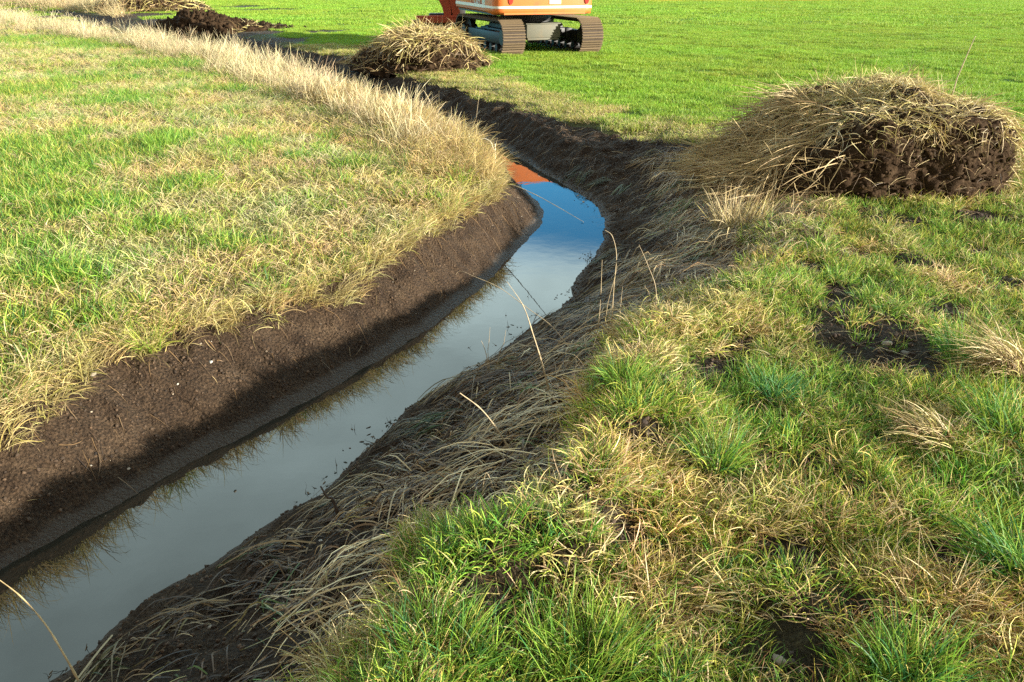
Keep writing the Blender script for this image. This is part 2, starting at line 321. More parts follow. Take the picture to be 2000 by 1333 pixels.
def ground_mat():
    m, n, l = new_mat('ground_soil_and_turf'); p = n['Principled BSDF']; p.inputs['Specular IOR Level'].default_value = .2
    tcn = n.new('ShaderNodeTexCoord'); v = tcn.outputs['Object']
    at = n.new('ShaderNodeAttribute'); at.attribute_name = 'mask'
    se = n.new('ShaderNodeSeparateColor'); l.new(at.outputs['Color'], se.inputs[0])
    a = noise_n(n, l, 7, 8, .65, v); b = noise_n(n, l, 90, 6, .7, v)
    soil = ramp(n, l, a.outputs['Fac'], [(.3, (.036, .022, .013)), (.55, (.076, .050, .030)), (.8, (.135, .095, .060))])
    c2 = ramp(n, l, b.outputs['Fac'], [(.38, (.34, .32, .30)), (.5, (.85, .82, .8)), (.64, (1.45, 1.38, 1.3))])
    mm = n.new('ShaderNodeVectorMath'); mm.operation = 'MULTIPLY'; l.new(soil.outputs[0], mm.inputs[0]); l.new(c2.outputs[0], mm.inputs[1])
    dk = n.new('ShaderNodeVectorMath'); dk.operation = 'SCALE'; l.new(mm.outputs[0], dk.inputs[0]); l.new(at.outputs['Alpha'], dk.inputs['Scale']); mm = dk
    turf = ramp(n, l, b.outputs['Fac'], [(.3, (.035, .06, .012)), (.5, (.08, .15, .02)), (.7, (.16, .26, .04))])
    big = noise_n(n, l, .12, 5, .6, v)
    turf2 = n.new('ShaderNodeMix'); turf2.data_type = 'RGBA'; turf2.blend_type = 'MULTIPLY'; turf2.inputs[0].default_value = .5
    l.new(turf.outputs[0], turf2.inputs[6]); l.new(ramp(n, l, big.outputs['Fac'], [(.35, (.7, .8, .6)), (.65, (1.2, 1.15, 1.1))]).outputs[0], turf2.inputs[7])
    litter = ramp(n, l, b.outputs['Fac'], [(.3, (.03, .02, .010)), (.5, (.085, .062, .028)), (.75, (.20, .155, .07))])
    x1 = n.new('ShaderNodeMix'); x1.data_type = 'RGBA'; l.new(se.outputs['Green'], x1.inputs[0]); l.new(mm.outputs[0], x1.inputs[6]); l.new(turf2.outputs[2], x1.inputs[7])
    x2 = n.new('ShaderNodeMix'); x2.data_type = 'RGBA'; l.new(se.outputs['Red'], x2.inputs[0]); l.new(x1.outputs[2], x2.inputs[6]); l.new(litter.outputs[0], x2.inputs[7])
    # wet mud strip along the water
    wetc = n.new('ShaderNodeMix'); wetc.data_type = 'RGBA'; l.new(se.outputs['Blue'], wetc.inputs[0]); l.new(x2.outputs[2], wetc.inputs[6]); wetc.inputs[7].default_value = (.085, .066, .050, 1)
    l.new(wetc.outputs[2], p.inputs['Base Color'])
    ro = n.new('ShaderNodeMapRange'); l.new(se.outputs['Blue'], ro.inputs['Value']); ro.inputs['To Min'].default_value = .9; ro.inputs['To Max'].default_value = .5; l.new(ro.outputs[0], p.inputs['Roughness'])
    vo = n.new('ShaderNodeTexVoronoi'); vo.inputs['Scale'].default_value = 60; l.new(v, vo.inputs['Vector'])
    h = n.new('ShaderNodeMath'); h.operation = 'MULTIPLY_ADD'; l.new(vo.outputs['Distance'], h.inputs[0]); h.inputs[1].default_value = -.7; l.new(b.outputs['Fac'], h.inputs[2])
    bs = n.new('ShaderNodeMapRange'); l.new(se.outputs['Blue'], bs.inputs['Value']); bs.inputs['To Min'].default_value = .95; bs.inputs['To Max'].default_value = .9
    bp = n.new('ShaderNodeBump'); bp.inputs['Distance'].default_value = .028; l.new(bs.outputs[0], bp.inputs['Strength'])
    l.new(h.outputs[0], bp.inputs['Height']); l.new(bp.outputs[0], p.inputs['Normal'])
    return m
M_ground = ground_mat()

def water_mat():
    m, n, l = new_mat('ditch_water'); p = n['Principled BSDF']
    tcn = n.new('ShaderNodeTexCoord'); v = tcn.outputs['Object']
    p.inputs['Base Color'].default_value = (.020, .019, .014, 1); p.inputs['Roughness'].default_value = .012; p.inputs['IOR'].default_value = 1.55
    a = noise_n(n, l, 5, 3, .5, v)
    bp = n.new('ShaderNodeBump'); bp.inputs['Strength'].default_value = .05; bp.inputs['Distance'].default_value = .01
    l.new(a.outputs['Fac'], bp.inputs['Height']); l.new(bp.outputs[0], p.inputs['Normal'])
    return m

# ------------------------------------------------------------------ ground and water
ny, nx = GX.shape
idx = np.arange(NP).reshape(ny, nx)
Q = np.stack([idx[:-1, :-1], idx[:-1, 1:], idx[1:, 1:], idx[1:, :-1]], -1).reshape(-1, 4)
gm = fast_mesh('ground', np.stack([gx, gy, Z], 1), Q)
mask = np.zeros((NP, 4), np.float32); mask[:, 3] = 1
turf = np.zeros(NP); litter = np.zeros(NP); wet = np.zeros(NP)
turf[side_left] = .45; litter[side_left] = .5
turf[rightside] = 1
litter[rightside & (gy < 8.6)] = .35
yb = rightside & (gy > 8.0); litter[yb] = (.75 * (1 - sstep(.1, 1.3 + .5 * fbm(gx[yb], gy[yb], .8, 77), dR0[yb])))
ngr = rightside & (gy < 9); turf[ngr] = .10 + .9 * sstep(7.5, 9, gy[ngr])
rest = rightside & (gy < 9); sb = blobs(gx[rest], gy[rest], SOIL); turf[rest] *= 1 - sb; litter[rest] *= 1 - sb
fs = rightside & (gy > 12); fb = blobs(gx[fs], gy[fs], FSOIL); fk = sstep(.3, .6, fb + .35 * fbm(gx[fs], gy[fs], .7, 131)); turf[fs] *= 1 - fk; litter[fs] *= 1 - .6 * fk
litter[inR & (gy < 8.4)] = .06
wet[inL] = (1 - sstep(.05, .085, dLW[inL] + .03 * fbm(gx[inL], gy[inL], .1, 60)))
wet[inR] = (1 - sstep(.02, .08, dRW[inR])) * .8
wet[inW] = 1
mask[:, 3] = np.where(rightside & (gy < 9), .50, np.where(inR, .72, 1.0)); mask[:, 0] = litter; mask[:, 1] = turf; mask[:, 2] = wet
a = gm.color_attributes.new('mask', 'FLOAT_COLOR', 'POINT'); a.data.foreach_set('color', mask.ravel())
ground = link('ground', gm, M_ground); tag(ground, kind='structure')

wv, wq = [], []
nst = 260
def resample(L, n):
    s = np.r_[0, np.cumsum(np.hypot(*np.diff(L, axis=0).T))]; t = np.linspace(0, s[-1], n)
    return np.stack([np.interp(t, s, L[:, 0]), np.interp(t, s, L[:, 1])], 1)
# widen the sheet a little so that it dives under both banks
Lr, Rr = resample(LW, nst), resample(RW, nst)
dv = Rr - Lr; dv /= np.linalg.norm(dv, axis=1, keepdims=True)
Lr = Lr - dv * .22; Rr = Rr + dv * .22
wp = np.stack([Lr * (1 - f) + Rr * f for f in np.linspace(0, 1, 5)], 1).reshape(-1, 2)
wi = np.arange(nst * 5).reshape(nst, 5)
water = link('water', fast_mesh('water', np.c_[wp, np.full(len(wp), ZW)], np.stack([wi[:-1, :-1], wi[:-1, 1:], wi[1:, 1:], wi[1:, :-1]], -1).reshape(-1, 4)), water_mat())
tag(water, kind='structure')

# ------------------------------------------------------------------ scatter of plant tufts
def proto(coll, name, data, mat):
    V, Q_, c = data; me = fast_mesh(name, V, Q_, c); me.materials.append(mat)
    o = bpy.data.objects.new(name, me); coll.objects.link(o)
def scatter(name, pts, rot, scl, pick, tint, coll):
    me = bpy.data.meshes.new(name); me.vertices.add(len(pts)); me.vertices.foreach_set('co', np.asarray(pts, np.float32).ravel())
    def at(nm, ty, v, fld):
        a_ = me.attributes.new(nm, ty, 'POINT'); a_.data.foreach_set(fld, v)
    at('rot', 'FLOAT_VECTOR', np.asarray(rot, np.float32).ravel(), 'vector')
    at('scl', 'FLOAT_VECTOR', np.asarray(scl, np.float32).ravel(), 'vector')
    at('pick', 'INT', np.asarray(pick, np.int32), 'value')
    at('tint', 'FLOAT_VECTOR', np.asarray(tint, np.float32).ravel(), 'vector')
    o = link(name, me, None)
    ng = bpy.data.node_groups.new(name, 'GeometryNodeTree'); n, l = ng.nodes, ng.links
    ng.interface.new_socket('Geometry', in_out='INPUT', socket_type='NodeSocketGeometry'); ng.interface.new_socket('Geometry', in_out='OUTPUT', socket_type='NodeSocketGeometry')
    gi, go = n.new('NodeGroupInput'), n.new('NodeGroupOutput')
    ci = n.new('GeometryNodeCollectionInfo'); ci.inputs['Collection'].default_value = coll; ci.inputs['Separate Children'].default_value = True; ci.inputs['Reset Children'].default_value = True
    ip = n.new('GeometryNodeInstanceOnPoints'); ip.inputs['Pick Instance'].default_value = True
    def na(nm, ty):
        x = n.new('GeometryNodeInputNamedAttribute'); x.data_type = ty; x.inputs['Name'].default_value = nm; return x.outputs[0]
    l.new(gi.outputs[0], ip.inputs['Points']); l.new(ci.outputs[0], ip.inputs['Instance'])
    l.new(na('pick', 'INT'), ip.inputs['Instance Index']); l.new(na('rot', 'FLOAT_VECTOR'), ip.inputs['Rotation']); l.new(na('scl', 'FLOAT_VECTOR'), ip.inputs['Scale'])
    l.new(ip.outputs[0], go.inputs[0])
    md = o.modifiers.new('scatter', 'NODES'); md.node_group = ng
    tag(o, kind='stuff'); return o
def jgrid(x0, x1, y0, y1, s):
    X, Y = np.meshgrid(np.arange(x0, x1, s), np.arange(y0, y1, s)); X = X.ravel() + rng.uniform(-.6, .6, X.size) * s; Y = Y.ravel() + rng.uniform(-.6, .6, Y.size) * s
    return X, Y
def view(x, y, m=.7): return (np.abs(x) < .70 * (.903 * y + .729) + m)
def coll(name): return bpy.data.collections.new(name)

S_PALE = (.62, .50, .27); S_MID = (.44, .32, .15); S_YEL = (.57, .48, .17); S_BRN = (.21, .125, .055); S_GRY = (.36, .27, .155)
G_YEL = (.40, .42, .070); G_MID = (.105, .235, .030); G_BRT = (.23, .37, .042); G_BLU = (.060, .19, .060); G_DRK = (.04, .10, .02)
# --- prototypes
dry = coll('dry_tufts')
for i in range(6):
    n = 44; P = blades(n, .09, (.05, .15), (.45, .3), (1.15, .5), 6, jit=.6)
    c = pal(n, [S_PALE, S_MID, S_YEL, S_GRY, G_YEL, (.36, .42, .10)], [5, 2, 3.4, 1, 1, .8]); k = c * rng.uniform(1.0, 1.3, (n, 1))
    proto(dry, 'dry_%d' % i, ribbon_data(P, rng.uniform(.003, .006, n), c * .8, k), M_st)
grn = coll('green_tufts')
for i in range(6):
    n = 46; P = blades(n, .085, (.06, .15), (.3, .25), (.6, .35), 5, jit=.4)
    c = pal(n, [G_MID, G_BRT, G_YEL, G_BLU, S_YEL], [4, 4, 3, 1.2, 1]); k = c * rng.uniform(1.0, 1.35, (n, 1))
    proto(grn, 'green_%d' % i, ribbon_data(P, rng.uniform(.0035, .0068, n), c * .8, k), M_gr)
reed = coll('reed_tufts')
for i in range(6):
    n = 9; P = blades(n, .16, (.18, .62), (.16, .14), (.30, .28), 6, az=.0, azs=1.1)
    c = pal(n, [S_PALE, S_GRY, S_MID], [5, 2, 2], .12)
    d1 = ribbon_data(P, rng.uniform(.005, .010, n), c * .85, c * 1.1, taper=np.array([.8, .7, .6, .6, .8, .25]))
    n2 = 20; P2 = blades(n2, .15, (.10, .30), (.45, .25), (.8, .4), 5)
    c2 = pal(n2, [S_PALE, S_MID, S_YEL, S_BRN], [3, 3, 1, 1])
    proto(reed, 'reed_%d' % i, merge([d1, ribbon_data(P2, rng.uniform(.005, .010, n2), c2)]), M_st)
comb = coll('leaning_tufts')             # long dead grass that all leans one way (+X)
for i in range(5):
    n = 26; P = blades(n, .11, (.20, .46), (.55, .28), (.95, .4), 7, az=0, azs=.55)
    c = pal(n, [S_PALE, S_MID, S_YEL, S_GRY], [5, 3, 2, 1])
    proto(comb, 'lean_%d' % i, ribbon_data(P, rng.uniform(.004, .009, n), c * .75, c), M_st)
crop = coll('crop_patches')
for i in range(6):
    n = 420; P = blades(n, .01, (.035, .075), (.25, .2), (.5, .3), 3)
    P += np.c_[rng.uniform(-.24, .24, (n, 2)), np.zeros(n)][:, None]
    c = pal(n, [(.25, .41, .034), (.33, .43, .05), (.16, .31, .03)], [5, 3, 2], .09)
    proto(crop, 'crop_%d' % i, ribbon_data(P, rng.uniform(.006, .010, n), c * .7, c * 1.1), M_gr)
cropf = coll('far_crop_patches')
for i in range(5):
    n = 420; P = blades(n, .01, (.05, .10), (.25, .2), (.5, .3), 3)
    P += np.c_[rng.uniform(-.6, .6, (n, 2)), np.zeros(n)][:, None]
    c = pal(n, [(.25, .41, .034), (.33, .43, .05), (.16, .31, .03)], [5, 3, 2], .09)
    proto(cropf, 'cropf_%d' % i, ribbon_data(P, rng.uniform(.014, .024, n), c * .75, c * 1.1), M_gr)
yel = coll('yellow_patches')
for i in range(5):
    n = 260; P = blades(n, .01, (.04, .10), (.4, .25), (.8, .4), 4)
    P += np.c_[rng.uniform(-.2, .2, (n, 2)), np.zeros(n)][:, None]
    c = pal(n, [S_YEL, S_PALE, G_YEL, G_BRT, S_MID], [3, 2, 3, 1.5, 1.5])
    proto(yel, 'yel_%d' % i, ribbon_data(P, rng.uniform(.004, .007, n), c * .75, c * 1.05), M_gr)
lush = coll('lush_tufts')
for i in range(7):
    n = 50; P = blades(n, .06, (.045, .125), (.3, .25), (.75, .45), 7, jit=.4)
    c = pal(n, [G_MID, G_BRT, G_YEL, G_BLU], [4, 4, 2.5, 2]); k = c * rng.uniform(1.0, 1.4, (n, 1))
    n2 = 12; P2 = blades(n2, .07, (.05, .12), (.5, .3), (.9, .4), 6); c2 = pal(n2, [S_PALE, S_YEL, S_MID, S_BRN])
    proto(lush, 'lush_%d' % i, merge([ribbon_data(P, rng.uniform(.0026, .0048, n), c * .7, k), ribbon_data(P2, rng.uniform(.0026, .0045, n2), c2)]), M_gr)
shrt = coll('short_tufts')
for i in range(6):
    n = 50; P = blades(n, .07, (.03, .09), (.4, .3), (.7, .4), 5, jit=.4)
    c = pal(n, [G_MID, G_BRT, G_YEL, S_YEL, G_DRK, S_BRN], [4, 4, 3, 1.5, 1.5, 1])
    proto(shrt, 'short_%d' % i, ribbon_data(P, rng.uniform(.0026, .0042, n), c * .75, c * 1.15), M_gr)
mat_ = coll('straw_mats')                # curled dead grass, nearly lying
for i in range(7):
    n = 55; P = blades(n, .075, (.05, .15), (.8, .35), (1.0, .5), 8, jit=1.0)
    c = pal(n, [S_PALE, S_YEL, S_MID, S_BRN, G_YEL], [4, 3, 3, 1.5, 1])
    proto(mat_, 'mat_%d' % i, ribbon_data(P, rng.uniform(.003, .0052, n), c * .8, c * 1.05), M_st)

def put(name, label_, cat, x, y, coll_, nproto, s=(.8, 1.25), zs=1.0, az=None, azs=.3, tint=None, tv=.12, tilt=.12, zoff=0, smul=1.0):
    n = len(x); z = zat(x, y) + zoff
    rz = rng.uniform(0, 6.283, n) if az is None else rng.normal(az, azs, n)
    rot = np.stack([rng.normal(0, tilt, n), rng.normal(0, tilt, n), rz], 1)
    sc = rng.uniform(s[0], s[1], n) * smul; scl = np.stack([sc, sc, sc * zs * rng.uniform(.85, 1.2, n)], 1)
    t = np.ones((n, 3)) if tint is None else tint
    t = t * (1 + rng.normal(0, tv, (n, 1))) * (1 + rng.normal(0, .04, (n, 3)))
    o = scatter(name, np.stack([x, y, z], 1), rot, scl, rng.integers(0, nproto, n), np.clip(t, .2, 2), coll_)
    return tag(o, label_, cat)

# --- left bank meadow
X, Y = [], []
for (y0, y1, s) in ((2, 5.5, .065), (5.5, 9, .08), (9, 14, .105), (14, 24, .15), (24, 46, .26)):
    a_, b_ = jgrid(-.74 * y1 - 2.5, .6, y0, y1, s); X.append(a_); Y.append(b_)
X, Y = np.concatenate(X), np.concatenate(Y)
k = view(X, Y) & (bil(F_left, X, Y) > .5); X, Y = X[k], Y[k]
# ragged lip: some grass hangs just over the edge
d0 = bil(F_dL0, X, Y)
gmask = blobs(X, Y, GREEN_L) * 1.0 + .34 * fbm(X, Y, 1.1, 71) + .42 * fbm(X, Y, .32, 72) - .30 * (1 - sstep(.2, 1.4, d0))
isg = gmask > .37 + rng.normal(0, .16, len(X))
big = 1 + np.clip(np.hypot(X, Y) - 9, 0, 30) * .045
tg = np.stack([1 + .25 * fbm(X, Y, .6, 74), 1 + .12 * fbm(X, Y, .6, 75), 1 + .15 * fbm(X, Y, .6, 76)], 1)
def putv(name, lab, cat, sel, cl, npr, tint=None, **kw):
    return put(name, lab, cat, X[sel], Y[sel], cl, npr, tint=None if tint is None else tint[sel], **kw)
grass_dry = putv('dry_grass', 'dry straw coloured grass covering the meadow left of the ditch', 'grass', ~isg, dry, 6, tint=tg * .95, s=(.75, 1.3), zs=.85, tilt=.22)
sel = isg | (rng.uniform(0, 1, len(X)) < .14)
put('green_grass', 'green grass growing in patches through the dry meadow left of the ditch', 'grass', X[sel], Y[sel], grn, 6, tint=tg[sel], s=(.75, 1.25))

# --- reeds and long dead grass along the left lip of the far ditch
a_, b_ = [], []
for (y0, y1, s) in ((7.3, 14, .085), (14, 24, .12), (24, 50, .22)):
    q, w = jgrid(-.74 * y1 - 4, .4, y0, y1, s); a_.append(q); b_.append(w)
a_, b_ = np.concatenate(a_), np.concatenate(b_)
dl = bil(F_dL0, a_, b_); lf = bil(F_left, a_, b_) > .5; il = bil(F_inL, a_, b_) > .5
wband = .80 + .075 * np.clip(b_ - 9, 0, 30) + .16 * np.clip(b_ - 26, 0, 30) + .3 * fbm(a_, b_, 1.2, 81)
k = view(a_, b_, 1.5) & (fbm(a_, b_, .5, 86) > -.12 + rng.normal(0, .12, len(a_))) & ((lf & (dl < wband)) | (il & (dl < .22) & (b_ > 9))) & (b_ > 8.3 + .4 * fbm(a_, b_, .6, 83))
ra, rb = a_[k], b_[k]
put('reeds', 'pale dead reeds standing along the far left edge of the ditch', 'reeds', ra, rb, reed, 6, s=(.6, 1.1), smul=np.clip(.82 + .75 * fbm(ra, rb, .9, 87), .4, 1.3), az=-.6, azs=.9, tv=.16, tint=np.tile([1.04, 1.08, 1.16], (len(ra), 1)) * (1 + .2 * fbm(ra, rb, .8, 133))[:, None], zs=.9, tilt=.27)
q, w = jgrid(-48, -12, 28, 62, .42)
k = (bil(F_right, q, w) > .5) & (q < -.50 * (.903 * w + .73) + 1.2 * fbm(q, w, 3, 141)) & view(q, w, 2)
put('far_reeds', 'pale dead reeds filling the far upper left corner beyond the ditch', 'reeds', q[k], w[k], reed, 6, s=(1.6, 2.3), az=-.6, azs=.6, tv=.15, zs=.75)
# combed-over grass at the inner tip of the bend
q, w = jgrid(-4.2, .3, 7.0, 13.0, .07)
k = (((bil(F_left, q, w) > .5) & (bil(F_dL0, q, w) < .75 + .3 * fbm(q, w, .5, 88))) | ((bil(F_inL, q, w) > .5) & (bil(F_dL0, q, w) < .05)))
q, w = q[k], w[k]
put('long_dead_grass', 'long straw coloured grass combed over the inner tip of the ditch bend', 'grass', q, w, comb, 5, az=-.95, azs=.5, s=(.45, .85), tint=np.tile([1.08, 1.02, .92], (len(q), 1)))
# fringe hanging over the left lip
q, w = jgrid(-3.3, .1, 2.4, 8.2, .05)
k = ((bil(F_inL, q, w) > .5) & (bil(F_dL0, q, w) < .10 + .10 * fbm(q, w, .3, 85))) | ((bil(F_left, q, w) > .5) & (bil(F_dL0, q, w) < .12)); k &= rng.uniform(0, 1, len(q)) < .6
put('lip_grass', 'yellowed grass hanging over the left lip of the ditch', 'grass', q[k], w[k], comb, 5, az=-.55, azs=.5, s=(.28, .55), tint=np.tile([1.0, 1.03, .85], (k.sum(), 1)))

# --- crop field beyond
M1c, M2c = G(1700, 270), G(830, 110)
def offm(x, y): return ~(((x - 3.3) / 1.25) ** 2 + ((y - 7.3) / .95) ** 2 < 1)
q, w = jgrid(-24, 22, 7.6, 30, .30)
dr = bil(F_dR0, q, w); rs = bil(F_right, q, w) > .5
k = view(q, w, 1.5) & rs & (dr > .05) & offm(q, w) & ((w > 8.0) | (q > 4.0)) & (blobs(q, w, FSOIL) + .35 * fbm(q, w, .7, 131) < .42)
yw = 1 - sstep(.3, 1.5, dr + .7 * fbm(q, w, 1.0, 91)); far_l = (q < -6) & (dr < 2.5)
row = np.sin((q * .45 + w * .9) * 5.2 + .6 * fbm(q, w, 1.5, 95))          # drill rows, seen as faint lines
gap = fbm(q + w * .25, w * 2.2 - q * 1.2, 2.6, 93)
isy = yw > rng.uniform(.15, .85, len(q))
k1 = k & ~isy
tn = np.stack([1 + .16 * fbm(q, w, 2.2, 92) + .05 * row, 1 + .10 * fbm(q, w, 2.2, 94) + .05 * row, np.ones(len(q))], 1) * (1 - .20 * sstep(.35, .6, gap))[:, None]
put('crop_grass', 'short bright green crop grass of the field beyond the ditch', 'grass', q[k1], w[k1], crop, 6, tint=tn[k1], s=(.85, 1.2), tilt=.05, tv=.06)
k2 = k & (yw > .12)
q2, w2 = jgrid(-8, 6, 7.6, 22, .22)
dr2 = bil(F_dR0, q2, w2); k2 = view(q2, w2, 1) & (bil(F_right, q2, w2) > .5) & offm(q2, w2) & (w2 > 8.2) & (1 - sstep(.3, 1.5, dr2 + .7 * fbm(q2, w2, 1.0, 91)) > rng.uniform(.1, .8, len(q2)))
put('yellow_grass', 'yellowed grass on the edge of the field along the far right bank', 'grass', q2[k2], w2[k2], yel, 5, s=(.7, 1.1), tilt=.05, tv=.12)
q, w = jgrid(-50, 62, 30, 90, .85)
dr = bil(F_dR0, q, w); k = view(q, w, 4) & (~(bil(F_left, q, w) > .5)) & (dr > .5) & (blobs(q, w, FSOIL) < .42)
tn = np.stack([1 + .14 * fbm(q, w, 5, 96) + .9 * np.exp(-((w - 56 - .12 * q - 2 * fbm(q, w, 9, 99)) / 1.0) ** 2) * (q > 8), 1 + .10 * fbm(q, w, 5, 97), 1 + .0 * q], 1)
put('far_crop_grass', 'far part of the green crop field', 'grass', q[k], w[k], cropf, 5, tint=tn[k], s=(.9, 1.2), tilt=.03, tv=.04)

# --- right foreground
q, w = [], []
for (y0, y1, s) in ((.9, 3.2, .045), (3.2, 5.5, .055), (5.5, 9.4, .075)):
    a_, b_ = jgrid(-1.2, .72 * y1 + 2.2, y0, y1, s); q.append(a_); w.append(b_)
q, w = np.concatenate(q), np.concatenate(w)
dr = bil(F_dR0, q, w); rs = bil(F_right, q, w) > .5
k = view(q, w) & rs & offm(q, w) & ((w < 8.5) | (q > 3.5)) & ~((q < 2.6) & (w > 6.2) & (dr < .9))
q, w, dr = q[k], w[k], dr[k]
soilp = blobs(q, w, SOIL) + .40 * fbm(q, w, .20, 101) + .35 * fbm(q, w, .07, 102)
strawp = blobs(q, w, STRAW) + .10 + .50 * fbm(q, w, .25, 103) + .25 * (1 - sstep(0, .22, dr))
bare = (soilp > rng.uniform(.26, .42, len(q))) & (rng.uniform(0, 1, len(q)) < .90)
st = ~bare & (strawp > .34 + rng.normal(0, .12, len(q)))
lu = ~bare & ~st & (rng.uniform(0, 1, len(q)) < .85)
far = sstep(3.8, 5.2, w)
tall = fbm(q, w, .35, 105) + .10 > rng.uniform(-.2, .5, len(q)) + .8 * far
tn = 1.16 * np.stack([1.04 + .28 * fbm(q, w, .4, 106), 1 + .10 * fbm(q, w, .4, 107), 1 + .2 * fbm(q, w, .3, 108)], 1)
s1 = lu & tall
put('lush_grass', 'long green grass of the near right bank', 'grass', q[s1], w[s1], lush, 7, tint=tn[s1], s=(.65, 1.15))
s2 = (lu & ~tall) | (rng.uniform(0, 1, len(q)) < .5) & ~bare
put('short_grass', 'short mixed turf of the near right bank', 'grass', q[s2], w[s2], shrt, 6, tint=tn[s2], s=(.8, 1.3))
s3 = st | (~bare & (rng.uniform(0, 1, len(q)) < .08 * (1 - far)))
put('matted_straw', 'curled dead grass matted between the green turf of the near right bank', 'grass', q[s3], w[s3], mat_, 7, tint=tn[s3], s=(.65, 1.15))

# ------------------------------------------------------------------ flattened reed thatch on the right slope
def strands(x0, y0, ang, L, K, offs, curl=.25, lift=None):
    n = len(x0); s = np.linspace(0, 1, K)
    A = ang[:, None] + rng.normal(0, curl, (n, 1)) * s[None] + rng.normal(0, curl * .5, (n, 1)) * s[None] ** 2
    st_ = L[:, None] / (K - 1)
    dx = np.cos(A) * st_; dy = np.sin(A) * st_; dx[:, 0] = 0; dy[:, 0] = 0
    x = x0[:, None] + np.cumsum(dx, 1); y = y0[:, None] + np.cumsum(dy, 1)
    z = zat(x.ravel(), y.ravel()).reshape(x.shape)
    z = np.maximum(z, ZW) ; zs = z.copy()
    zs[:, 1:-1] = np.maximum((z[:, :-2] + z[:, 1:-1] + z[:, 2:]) / 3, z[:, 1:-1])
    chord = z[:, :1] + (z[:, -1:] - z[:, :1]) * s[None]; zs = np.maximum(.35 * zs + .65 * chord, z)
    arc = offs[:, None] * (.35 + 1.2 * np.sin(np.pi * np.clip(s, .02, 1))[None])
    if lift is not None: arc = arc + lift[:, None] * s[None] ** 2
    return np.stack([x, y, zs + arc], -1)
def thatch(nb, per, ok, Lr, spread, angn, curl, offmax, cols, wts, wmul=1.0, dirdeg=28, straight=0):
    bx = rng.uniform(-2.4, 3.1, nb * 8); by = rng.uniform(.7, 9.2, nb * 8)
    k = ok(bx, by) & view(bx, by, .3); bx, by = bx[k][:nb], by[k][:nb]; nb = len(bx)
    ba = R(dirdeg + 180) + .45 * fbm(bx, by, .6, 114) + rng.normal(0, angn, nb)
    wild = rng.uniform(0, 1, nb) < .15; ba[wild] += rng.normal(0, 1.0, wild.sum())
    bc = pal(nb, cols, wts, .15)
    sx = np.repeat(bx, per) + rng.normal(0, spread, nb * per); sy = np.repeat(by, per) + rng.normal(0, spread, nb * per)
    sa = np.repeat(ba, per) + rng.normal(0, .16, nb * per); sl = rng.uniform(Lr[0], Lr[1], nb * per)
    sx -= np.cos(sa) * sl * .5; sy -= np.sin(sa) * sl * .5
    k = bil(F_inW, sx, sy) < .5
    P = strands(sx, sy, sa, sl, 6, (rng.uniform(.001, offmax, nb * per) * np.repeat(rng.uniform(.2, 1.4, nb), per)), curl)
    k &= bil(F_inW, P[:, -1, 0], P[:, -1, 1]) < .5
    mud = (.42 + .58 * sstep(.15, .75, bil(F_dRW, P[:, 2, 0], P[:, 2, 1])))[:, None]
    P = P[k]; cs = (mud * np.repeat(bc, per, 0) * rng.uniform(.35, 1.6, (nb * per, 1)))[k]; n = len(P)
    wd = np.where(rng.uniform(0, 1, n) < .07, rng.uniform(.005, .009, n), rng.uniform(.0028, .0062, n)) * wmul
    return ribbon_data(P, wd, cs, cs * rng.uniform(.75, 1.25, (n, 1)), flat=True, taper=np.array([.8, 1, 1, .95, .8, .4]))
BR = [(.32, .205, .09), (.44, .30, .135), (.19, .115, .055), (.10, .06, .032), (.26, .21, .07), (.10, .15, .035)]
def zone(x, y):
    r = bil(F_inR, x, y) > .5; dw = bil(F_dRW, x, y); d0 = bil(F_dR0, x, y)
    return r, dw, d0
def ok_long(x, y):       # long combed reeds between the bend and the middle of the bank
    r, dw, d0 = zone(x, y); n_ = fbm(x, y, .35, 121)
    a_ = r & (dw > .20 + .45 * sstep(5.2, 7.4, y) + .1 * fbm(x, y, .3, 123)) | ((bil(F_right, x, y) > .5) & (d0 < .12 + .4 * sstep(4.2, 6.3, y)))
    return a_ & (n_ > -.22) & (y > 3.4 + .5 * n_) & (y < 8.5 + .5 * fbm(x, y, .4, 112))
def ok_short(x, y):      # broken pieces over dark soil nearest the camera
    r, dw, d0 = zone(x, y); n_ = fbm(x, y, .28, 122)
    a_ = (r & (dw > .22 + .16 * n_)) | ((bil(F_right, x, y) > .5) & (d0 < .14 + .1 * n_))
    return a_ & (y < 5.6) & (n_ > -.25)
t1 = thatch(620, 18, ok_long, (.12, .40), .075, .32, .06, .038, BR, [3, 1.6, 3.6, 3.2, 1.2, .7])
t2 = thatch(2100, 8, ok_short, (.03, .17), .07, .55, .07, .024, BR, [3, 1.4, 3.6, 3.6, .8, .4])
t3 = thatch(230, 8, lambda x, y: ok_long(x, y) | ok_short(x, y), (.12, .42), .05, .5, .07, .055, [(.55, .42, .22), (.42, .31, .16)], None)
t4 = thatch(34, 18, lambda x, y: (zone(x, y)[0] & (zone(x, y)[1] > .05) & (zone(x, y)[1] < .35)), (.12, .30), .035, .35, .2, .05, [(.10, .17, .045), (.15, .19, .06), (.26, .22, .10)], None)
V, Q_, c_ = merge([t1, t2, t3, t4])
th = link('flattened_reeds', fast_mesh('flattened_reeds', V, Q_, c_), M_st1)
tag(th, 'brown flattened reed straw matting the near right slope of the ditch', 'straw', kind='stuff')

